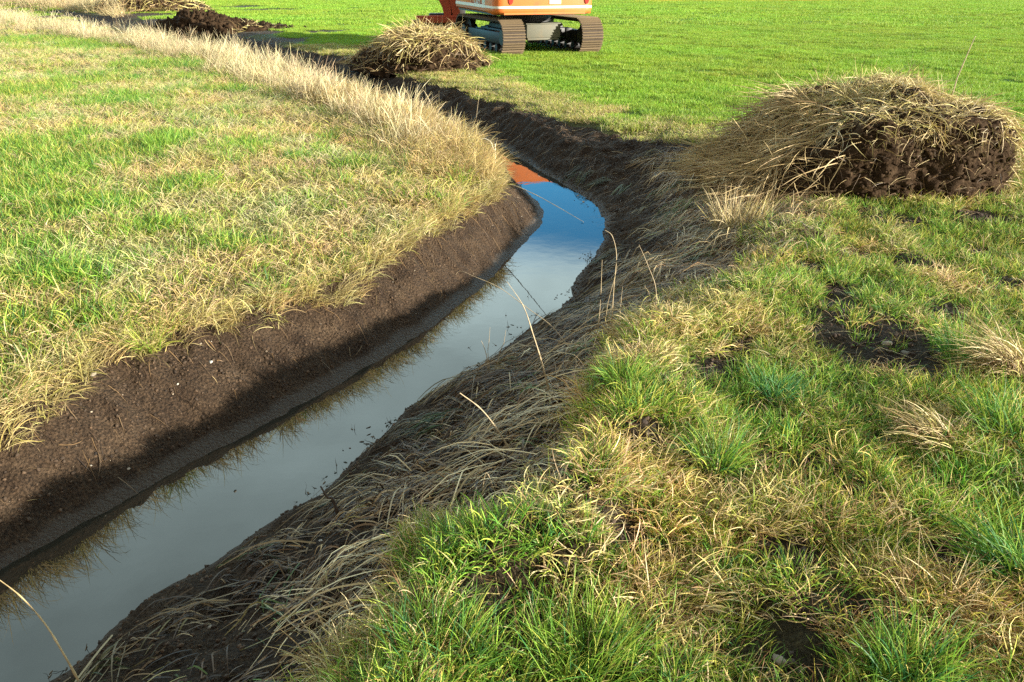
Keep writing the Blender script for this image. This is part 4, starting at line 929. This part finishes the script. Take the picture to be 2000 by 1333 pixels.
# lettering and pale label by the rear corner of the left flank
tcv = bpy.data.curves.new('lettering', 'FONT'); tcv.body = '1304'; tcv.size = .30; tcv.extrude = .002
tmp = bpy.data.objects.new('tmp', tcv); C.objects.link(tmp); bpy.context.view_layer.update()
lm = bpy.data.meshes.new_from_object(tmp.evaluated_get(bpy.context.evaluated_depsgraph_get())); bpy.data.objects.remove(tmp)
lm.transform(MB @ Matrix.Translation((-1.155, -.02, 1.075)) @ Matrix.Rotation(R(-90), 4, 'Z') @ Matrix.Rotation(R(90), 4, 'X')); link('lettering', lm, M_let, exc)
bm = bmesh.new(); bm_box(bm, (-1.152, -.93, 1.25), (.006, .27, .34), None, .002); lb = bm_obj('label_plate', bm, M_wh, exc, MB)
bm = bmesh.new(); bm_box(bm, (-1.157, -.94, 1.26), (.006, .19, .29)); bm_obj('label_face', bm, M_lab, lb, MB)
# cab
bm = bmesh.new()
for px_, py_ in ((-1.12, .28), (-1.12, 1.62), (-.25, .28), (-.25, 1.62)): bm_box(bm, (px_, py_, 1.9), (.08, .08, 1.7))
bm_box(bm, (-.685, .95, 2.74), (.98, 1.48, .09), None, .03); bm_box(bm, (-.685, .95, 1.25), (.94, 1.40, .5), None, .03); cab = bm_obj('cab', bm, M_or, exc, MB)
bm = bmesh.new(); bm_box(bm, (-.685, .95, 2.10), (.88, 1.34, 1.22)); bm_obj('window', bm, M_glass, cab, MB)
# boom, arm, ditching bucket
def plate(bm_, pts, x0, x1):          # side profile in YZ, extruded along X
    lo = [bm_.verts.new((x0, y, z)) for y, z in pts]; hi = [bm_.verts.new((x1, y, z)) for y, z in pts]; n_ = len(pts)
    bm_.faces.new(lo[::-1]); bm_.faces.new(hi)
    for i in range(n_): bm_.faces.new((lo[i], lo[(i + 1) % n_], hi[(i + 1) % n_], hi[i]))
MBoom = Matrix.Translation((-.25, 1.15, 0)) @ Matrix.Rotation(R(44), 4, 'Z')
bm = bmesh.new(); plate(bm, [(0, 1.15), (.25, 1.05), (1.15, 2.3), (2.55, 2.85), (2.5, 3.05), (1.0, 2.75), (-.05, 1.5)], -.16, .16); bmesh.ops.bevel(bm, geom=list(bm.edges), offset=.02, segments=2, affect='EDGES'); bm_obj('boom', bm, M_or, exc, MBoom)
bm = bmesh.new(); bm_tube(bm, [(.2, .3, 1.2), (.2, .85, 1.9)], [.07, .07], 12); bm_obj('boom_cylinder', bm, M_or, exc, MBoom)
bm = bmesh.new(); bm_tube(bm, [(.2, .85, 1.9), (.2, 1.2, 2.4)], [.04, .04], 12); bm_obj('boom_rod', bm, M_steel, exc, MBoom)
bm = bmesh.new(); plate(bm, [(2.45, 3.2), (2.75, 3.1), (2.42, 1.15), (2.22, 1.15), (2.20, 2.8)], -.12, .12); bmesh.ops.bevel(bm, geom=list(bm.edges), offset=.02, segments=2, affect='EDGES'); bm_obj('arm', bm, M_or, exc, MBoom)
# red tilt bracket and the bucket seen left of the machine
bkx, bky = -2.38, 2.75
bm = bmesh.new(); Mk = Matrix.Translation((bkx, bky, .12)) @ Matrix.Rotation(R(8), 4, 'Z')
for x_ in (.10, .34):
    lo = [(-.05 + x_, 1.30), (.12 + x_, 1.25), (.22 + x_, .95), (.26 + x_, .62), (.20 + x_, .38), (.10 + x_, .36), (.02 + x_, .75), (-.12 + x_, 1.02)]
    vs = [bm.verts.new((a_, -.12, b_)) for a_, b_ in lo]; v2 = [bm.verts.new((a_, .06, b_)) for a_, b_ in lo]; bm.faces.new(vs); bm.faces.new(v2[::-1])
    for i in range(len(lo)): bm.faces.new((vs[i], v2[i], v2[(i + 1) % len(lo)], vs[(i + 1) % len(lo)]))
bm_cyl(bm, (.25, -.03, 1.0), .07, .55); bm_cyl(bm, (.35, -.03, .45), .06, .5)
bm_obj('tilt_bracket', bm, M_red, exc, Mk)
bm = bmesh.new(); bm_box(bm, (.55, .10, .62), (.42, .3, .46), None, .03); bm_box(bm, (.0, .1, .50), (.5, .25, .2), Matrix.Rotation(0, 4, 'X'), .03); bm_obj('coupler', bm, M_blk, exc, Mk)
bm = bmesh.new()
prof = [(.32 * math.cos(a_) , .30 - .30 * math.sin(a_)) for a_ in np.linspace(-.35, 2.6, 12)]
inn = [(.29 * math.cos(a_), .30 - .27 * math.sin(a_)) for a_ in np.linspace(2.6, -.35, 12)]
loop = [(y, z + .02) for y, z in prof + inn]; plate(bm, loop, -.72, 1.0)
for x_ in (-.72, .98): plate(bm, [(y, z + .02) for y, z in prof] , x_, x_ + .03)
bk = bm_obj('bucket', bm, M_blk, exc, Mk, smooth=False)
bm = bmesh.new(); bm_tube(bm, [(-.62, -.16, .50), (.95, -.16, .50)], [.055, .055], 10); bm_box(bm, (.1, -.24, .42), (1.3, .05, .12), None, .01); bm_obj('bucket_bar', bm, M_red, bk, Mk)

# ------------------------------------------------------------------ single stalks, sticks, tufts and stones
def ray(px, py, Y=None, D=None):
    u = (px - 1000) / FPX; v = (666.5 - py) / FPX
    dy = math.cos(PITCH) + v * math.sin(PITCH); dz = -math.sin(PITCH) + v * math.cos(PITCH); t = Y / dy
    return Vector((u * t, Y, CAM_H + dz * t))
def flat_mat(name, col, rough=.6):
    m, n, l = new_mat(name); p = n['Principled BSDF']; tcn = n.new('ShaderNodeTexCoord'); a_ = noise_n(n, l, 25, 4, .6, tcn.outputs['Object'])
    r_ = ramp(n, l, a_.outputs['Fac'], [(.3, tuple(c * .6 for c in col)), (.7, tuple(min(1, c * 1.2) for c in col))]); l.new(r_.outputs[0], p.inputs['Base Color']); p.inputs['Roughness'].default_value = rough; return m
M_reed = flat_mat('pale_reed', (.44, .34, .20)); M_brn = flat_mat('brown_stem', (.20, .13, .07)); M_dk = flat_mat('wet_wood', (.07, .048, .033)); M_wreed = flat_mat('bleached_reed', (.78, .72, .55))
def stalk(label, pts, r0, r1, mat=M_reed, name='reed_stalk', cat='reed stalk', ys=None, leaf=False, sink=.03):
    """pts: picture points from root to tip; the root stands on the ground, the rest near the same distance"""
    b = None
    for zz in (0, -.1, -.2, -.3, -.4, -.5, -.6):
        g = G(*pts[0], zz)
        if abs(float(zat([g[0]], [g[1]])[0]) - zz) < .06: b = g; break
    if b is None: b = G(*pts[0], -.3)
    ys = ys or [0.0] * len(pts)
    W = [ray(p[0], p[1], b[1] + dy_) for p, dy_ in zip(pts, ys)]
    gz = float(zat([W[0].x], [W[0].y])[0]); W[0].z = min(W[0].z, gz + .0) - sink
    o = W[0].copy(); c = catmull([tuple(w) for w in W], 6); r0, r1 = r0 * .68, r1 * .5
    bm_ = bmesh.new(); n_ = len(c); rr_ = [r0 + (r1 - r0) * i / (n_ - 1) for i in range(n_)]
    for i in range(3, n_ - 2, 5): rr_[i] *= 1.35
    bm_tube(bm_, [Vector(p) - o for p in c], rr_, 6)
    ob = bm_obj(name, bm_, mat); ob.location = o; return tag(ob, label, cat)
stalk('straight pale reed standing at the brink of the right bank, left of a crooked one', [(1164, 668), (1172, 600), (1176, 508)], .0042, .002)
stalk('tall crooked pale reed on the brink, bent left at its tip', [(1193, 655), (1199, 560), (1204, 500), (1196, 462), (1182, 450)], .0046, .002)
stalk('thin grey reed leaning between the straight and the crooked reed', [(1180, 662), (1186, 600), (1200, 545), (1206, 520)], .003, .0012)
stalk('slim curved reed standing on the straw slope right of the crooked reed', [(1281, 612), (1281, 565), (1266, 520), (1248, 478)], .0038, .0016)
stalk('short upright reed stub beside the slim curved reed', [(1210, 640), (1212, 600), (1216, 560)], .003, .0016)
stalk('long thick dry stem rising from the straw slope over the water, thin at its top', [(1078, 776), (1060, 715), (1040, 650), (1022, 598), (990, 550)], .0075, .0015)
stalk('thin hooked stem arching far out over the water from the straw slope', [(1126, 682), (1080, 640), (1030, 602), (975, 562), (930, 542), (900, 530), (890, 537)], .0032, .0012, ys=[0, .1, .2, .3, .35, .4, .4])
stalk('thick broken straw sticking up from the matted reeds towards the water', [(1004, 884), (975, 845), (940, 800), (898, 768)], .0058, .0038)
stalk('pale split reed standing at the water edge, tallest of a little group', [(958, 722), (953, 690), (955, 668), (957, 640)], .0034, .0015)
stalk('short pale reed leaning left in the little group at the water edge', [(955, 724), (951, 700), (946, 680), (940, 666)], .0036, .0018)
stalk('green tinged reed leaning right in the little group at the water edge', [(966, 722), (976, 690), (984, 670), (988, 645)], .0034, .0015)
stalk('long bare twig crossing the lower left corner of the water', [(165, 1345), (120, 1270), (85, 1215), (40, 1165), (-8, 1128)], .0050, .0028, flat_mat('tan_twig', (.50, .36, .17)), 'twig', 'twig', ys=[0, .05, .1, .12, .15])
stalk('lone thin reed standing up from the top of the large straw topped soil block', [(1868, 178), (1872, 150), (1878, 115), (1882, 94)], .0055, .003, ys=[1.4, 1.4, 1.4, 1.4], sink=0) if 0 else None
stalk('tall thin reed at the far ditch with the dark bank behind it', [(928, 262), (931, 225), (936, 185), (940, 150)], .006, .0025)
stalk('short white broken reed standing by the combed grass at the bend', [(967, 326), (967, 300), (967, 281)], .010, .009, M_wreed)
stalk('bent white reed leaf beside the short white reed', [(970, 330), (962, 285), (950, 272), (938, 272)], .006, .002, M_wreed)
stalk('long thin straw lying from the inner bend out onto the blue water', [(968, 352), (1000, 362), (1040, 378), (1085, 402), (1140, 434)], .007, .003, M_reed, ys=[0, -.25, -.7, -1.2, -1.75])
stalk('stubby dark stick poking out of the mud at the near water edge', [(664, 1000), (650, 976), (640, 972), (626, 950)], .011, .006, M_dk, 'stick', 'stick')
stalk('bent pale straw standing up by the near water edge above the muddy hole', [(935, 985), (945, 940), (952, 925), (966, 960)], .0026, .0016)
stalk('pale straw leaning across the near right bank under the muddy hole', [(1000, 1178), (950, 1185), (880, 1200), (820, 1218)], .0034, .0024)
stalk('stout dry straw lying low on the near straw slope', [(690, 1182), (650, 1172), (612, 1160)], .0055, .0045)
stalk('long smooth straw leaning from the lower slope towards the dry tuft', [(1390, 470), (1410, 430), (1440, 370), (1455, 345)], .0048, .003)
stalk('single upright straw right of the dry tuft beside the large soil block', [(1548, 440), (1549, 400), (1550, 372)], .0042, .0028)
# the reed on the big heap: its foot is in the straw on top
hx, hy = 4.02, 7.35
bm = bmesh.new(); bm_tube(bm, [Vector((0, 0, 0)), Vector((.01, 0, .22)), Vector((.05, .0, .42)), Vector((.085, 0, .58))], [.006, .005, .004, .003], 6)
rr_o = bm_obj('reed_stalk', bm, M_reed); rr_o.location = (hx, hy, .62); tag(rr_o, 'lone thin reed standing up from the top of the large straw topped soil block', 'reed stalk')

def tuft(label, px, py, n, rad, h, lean, droop, cols, wts, w=(.003, .005), az=None, azs=.4, z=0.0, name='grass_tuft', cat='grass tuft', mat=None, K=8, seed=1):
    r_ = np.random.default_rng(seed); x, y = G(px, py, z); zz = float(zat([x], [y])[0])
    P = blades(n, rad, h, lean, droop, K, r_, az=az, azs=azs, jit=.4); c = pal(n, cols, wts, .16, r_)
    V_, Qq, cc_ = ribbon_data(P, r_.uniform(w[0], w[1], n), c * .65, c * r_.uniform(1.0, 1.35, (n, 1)), r=r_)
    o = link(name, fast_mesh(name, V_, Qq, cc_), mat or M_gr1); o.location = (x, y, zz); return tag(o, label, cat)
GR = [G_MID, G_BRT, G_BLU, G_YEL]; ST = [S_PALE, S_YEL, S_MID, S_BRN]
tuft('large fan of long bright green grass on the near bank above the torn straw clump', 1395, 915, 300, .07, (.14, .27), (.25, .2), (.75, .4), GR, [4, 4, 2, 1.5], (.003, .0052), seed=2)
tuft('dark green tuft of long blades right of the big bare soil patch', 1880, 700, 260, .08, (.16, .30), (.35, .25), (.6, .3), GR, [4, 3, 3, 1], (.003, .0055), seed=3)
tuft('very long dark green blades spreading from the right picture edge in the foreground', 1990, 1120, 240, .07, (.18, .34), (.6, .3), (.6, .3), GR, [4, 3, 3, 1], (.0035, .006), az=2.9, azs=.9, seed=4)
tuft('blue green tuft in the middle of the near bank left of the bare soil', 1515, 770, 200, .07, (.10, .20), (.35, .2), (.6, .3), [G_BLU, (.10, .26, .10), G_MID], [4, 3, 2], seed=5)
tuft('bright green tuft below the reeds at the brink of the straw slope', 1215, 790, 190, .06, (.10, .21), (.3, .2), (.7, .4), GR, [3, 5, 1, 2], seed=6)
tuft('green tuft with wide blades half way down the right edge of the near bank', 1960, 850, 280, .09, (.18, .32), (.4, .3), (.7, .3), GR, [4, 4, 2, 2], (.0035, .0058), az=2.2, azs=1.2, seed=7)
tuft('green tuft growing from the straw near the muddy footprint hole', 925, 1010, 50, .04, (.06, .14), (.5, .3), (.5, .3), GR, [3, 5, 1, 1], (.004, .006), seed=8)
tuft('broad green grass clump at the bottom edge left of the pale stone', 1140, 1290, 420, .14, (.12, .24), (.2, .2), (.6, .3), GR, [3, 5, 1, 3], (.0028, .0045), seed=9)
tuft('broad green grass clump at the bottom edge beside the golden straw tuft', 860, 1325, 300, .12, (.12, .22), (.25, .2), (.6, .3), GR, [4, 3, 3, 1], (.0028, .0045), seed=10)
tuft('green grass clump in the lower right corner', 1780, 1320, 260, .10, (.12, .24), (.3, .25), (.6, .3), GR, [3, 4, 2, 2], (.0028, .0048), seed=11)
tuft('golden straw tuft curling over at the bottom edge of the straw slope', 650, 1310, 150, .06, (.08, .18), (.4, .3), (1.2, .4), ST, [4, 4, 2, 1], seed=12, mat=M_st1, name='straw_tuft', cat='straw tuft')
tuft('golden straw tuft at the top left of the near grass, beside the bent straw', 880, 1030, 130, .06, (.07, .15), (.4, .3), (.9, .4), ST, [4, 4, 2, 1], seed=13, mat=M_st1, name='straw_tuft', cat='straw tuft')
tuft('thick arching straw tuft at the right edge below the bare soil', 1985, 735, 260, .09, (.22, .42), (.55, .25), (.9, .3), ST, [4, 2, 3, 2], (.0035, .006), az=3.2, azs=.5, seed=14, mat=M_st1, name='straw_tuft', cat='straw tuft')
tuft('upright dry straw tuft beside the foot of the large soil block', 1445, 425, 330, .20, (.18, .42), (.25, .2), (.35, .3), ST, [5, 2, 3, 1], (.003, .0055), seed=15, mat=M_st1, name='straw_tuft', cat='straw tuft')
tuft('arching straw tuft lying over the grass in the middle of the right bank', 1840, 860, 180, .08, (.15, .30), (.8, .25), (.7, .3), ST, [4, 2, 3, 2], (.003, .005), az=3.3, azs=.5, seed=16, mat=M_st1, name='straw_tuft', cat='straw tuft')
tuft('torn clump of curled orange straw below the large green fan', 1330, 905, 240, .09, (.05, .12), (.7, .4), (1.4, .5), [(.50, .34, .16), S_PALE, S_MID, S_BRN], [4, 3, 3, 2], (.003, .005), seed=17, mat=M_st1, name='straw_tuft', cat='straw tuft')
tuft('curled straw clump in the lower right of the near bank', 1850, 1190, 240, .12, (.10, .24), (.8, .35), (.9, .4), ST, [4, 3, 3, 2], (.003, .0052), seed=18, mat=M_st1, name='straw_tuft', cat='straw tuft')
tuft('straw clump with drooping blades at the lower middle of the near bank', 1310, 1150, 230, .10, (.10, .22), (.7, .35), (.9, .4), ST, [4, 3, 3, 1], (.003, .005), seed=19, mat=M_st1, name='straw_tuft', cat='straw tuft')
tuft('vivid green tuft half way across the left meadow', 320, 300, 240, .13, (.12, .24), (.3, .2), (.5, .3), [G_MID, G_BRT], [2, 3], (.005, .008), seed=20)
tuft('small blue green tuft in the dry grass of the left meadow', 575, 322, 110, .07, (.08, .16), (.3, .2), (.4, .3), [G_BLU, G_MID], [3, 2], (.004, .007), seed=21)
tuft('spiky yellow green tuft at the lip of the left bank, above the brown slope', 300, 715, 150, .06, (.10, .20), (.5, .3), (.7, .3), [G_YEL, S_YEL, G_BRT], [4, 2, 3], (.003, .005), z=-.12, seed=22)

M_stone = flat_mat('pale_stone', (.30, .25, .18), .85); M_stone2 = flat_mat('grey_stone', (.21, .18, .14), .85); M_chalk = flat_mat('white_stone', (.48, .44, .37), .85)
def stone(label, px, py, s, mat, z=0.0, seed=1, lift=.25):
    r_ = np.random.default_rng(seed); V_, F_, _ = rock_data(r_, 2, .20, .5); x, y = G(px, py, z)
    for _i in range(3): zz = float(zat([x], [y])[0]); x, y = G(px, py, zz)
    o = link('stone', fast_mesh('stone', V_ * [s, s * .85, s], F_), mat); o.location = (x, y, max(zz, ZW) + s * lift); o.rotation_euler = (0, 0, r_.uniform(0, 6)); return tag(o, label, 'stone')
stone('oval pale stone lying in the big bare soil patch', 1732, 674, .030, M_stone, seed=1)
stone('smaller tan stone right of the oval stone in the big bare soil patch', 1768, 692, .022, M_stone2, seed=2)
stone('flat pale stone among the grass at the bottom middle', 1298, 1270, .030, M_stone2, seed=3, lift=.15)
stone('tan stone among the straw near the bottom edge, right of the flat pale stone', 1522, 1292, .022, M_stone, seed=4, lift=.15)
stone('round pale stone at the front of the stony hole in the near bank', 962, 1223, .0095, M_chalk, seed=5)
stone('pale stone at the left rim of the stony hole in the near bank', 846, 1178, .0095, M_stone, seed=6)
stone('tan stone inside the stony hole in the near bank', 880, 1200, .010, M_stone2, seed=7)
stone('small white stone lying in the straw slope near the water', 627, 1058, .0085, M_chalk, z=-.3, seed=8)
stone('yellowish stone beside the small white stone in the straw slope', 607, 1062, .0085, M_stone, z=-.3, seed=9)
stone('round grey stone in the grass under the bright green tuft of the brink', 1221, 815, .016, M_stone2, seed=10)
stone('small white stone at the foot of the large soil block', 1816, 396, .022, M_chalk, seed=11)
stone('whitish lump floating in the blue water, right of the long straw', 1139, 407, .016, M_chalk, z=ZW, seed=12, lift=.1)
stone('smaller whitish lump floating left of the first one in the blue water', 1128, 399, .012, M_chalk, z=ZW, seed=13, lift=.1)
stone('white stone near the top of the brown left slope', 412, 708, .011, M_chalk, z=-.2, seed=14)
stone('pale stone in the crumbled notch of the left bank lip', 182, 733, .016, M_stone, z=-.15, seed=15)

# bits of leaf, twig and scum on and in the water, mostly along the right edge
x0 = rng.uniform(-2.4, 1.1, 40000); y0 = rng.uniform(1.8, 10.5, 40000)
k = (bil(F_inW, x0, y0) > .6) & (rng.uniform(0, 1, len(x0)) < (fbm(x0, y0, .35, 161) > .05) * (np.exp(-bil(F_dRW, x0, y0) / .05) + .3 * np.exp(-bil(F_dLW, x0, y0) / .02) + .002))
x0, y0 = x0[k][:150], y0[k][:150]; n = len(x0)
crumbs_o = scatter('floating_debris', np.stack([x0, y0, np.full(n, ZW + .001)], 1), np.c_[np.zeros((n, 2)), rng.uniform(0, 6.28, n)], np.stack([rng.uniform(.003, .014, n), rng.uniform(.002, .006, n), rng.uniform(.001, .004, n)], 1), rng.integers(0, 6, n), pal(n, [(.05, .035, .02), (.12, .08, .04), (.03, .03, .015)]), clod)
tag(crumbs_o, 'dark bits of leaf and twig floating along the edges of the water', 'debris')
n = 110; m_ = rng.integers(0, n, n); xs_, ys_ = x0[:n], y0[:n]; L_ = rng.uniform(.015, .06, n); az_ = rng.uniform(0, 6.28, n); tl_ = rng.uniform(0, 1.2, n)
t_ = np.linspace(0, 1, 4)[None, :, None]
dirv = np.stack([np.cos(az_) * np.sin(tl_), np.sin(az_) * np.sin(tl_), np.cos(tl_)], 1)[:, None]
P = np.stack([xs_, ys_, np.full(n, ZW - .004)], 1)[:, None] + dirv * L_[:, None, None] * t_ + rng.normal(0, .003, (n, 4, 3)) * t_
tag(link('water_twigs', fast_mesh('water_twigs', *ribbon_data(P, rng.uniform(.002, .004, n), pal(n, [(.04, .03, .02), (.10, .07, .04)]))), M_st1), 'tiny dark twigs poking out of the water along its edges', 'twigs', kind='stuff')

GROUPS = {'reed stalk': 'single reed stalks standing along the ditch', 'stone': 'stones lying on the banks', 'grass tuft': 'single green grass tufts', 'straw tuft': 'single dry straw tufts', 'spoil heap': 'straw topped spoil heaps beside the ditch'}
for o in scene.objects:
    if o.parent is None and o.get('category') in GROUPS: o['group'] = GROUPS[o['category']]
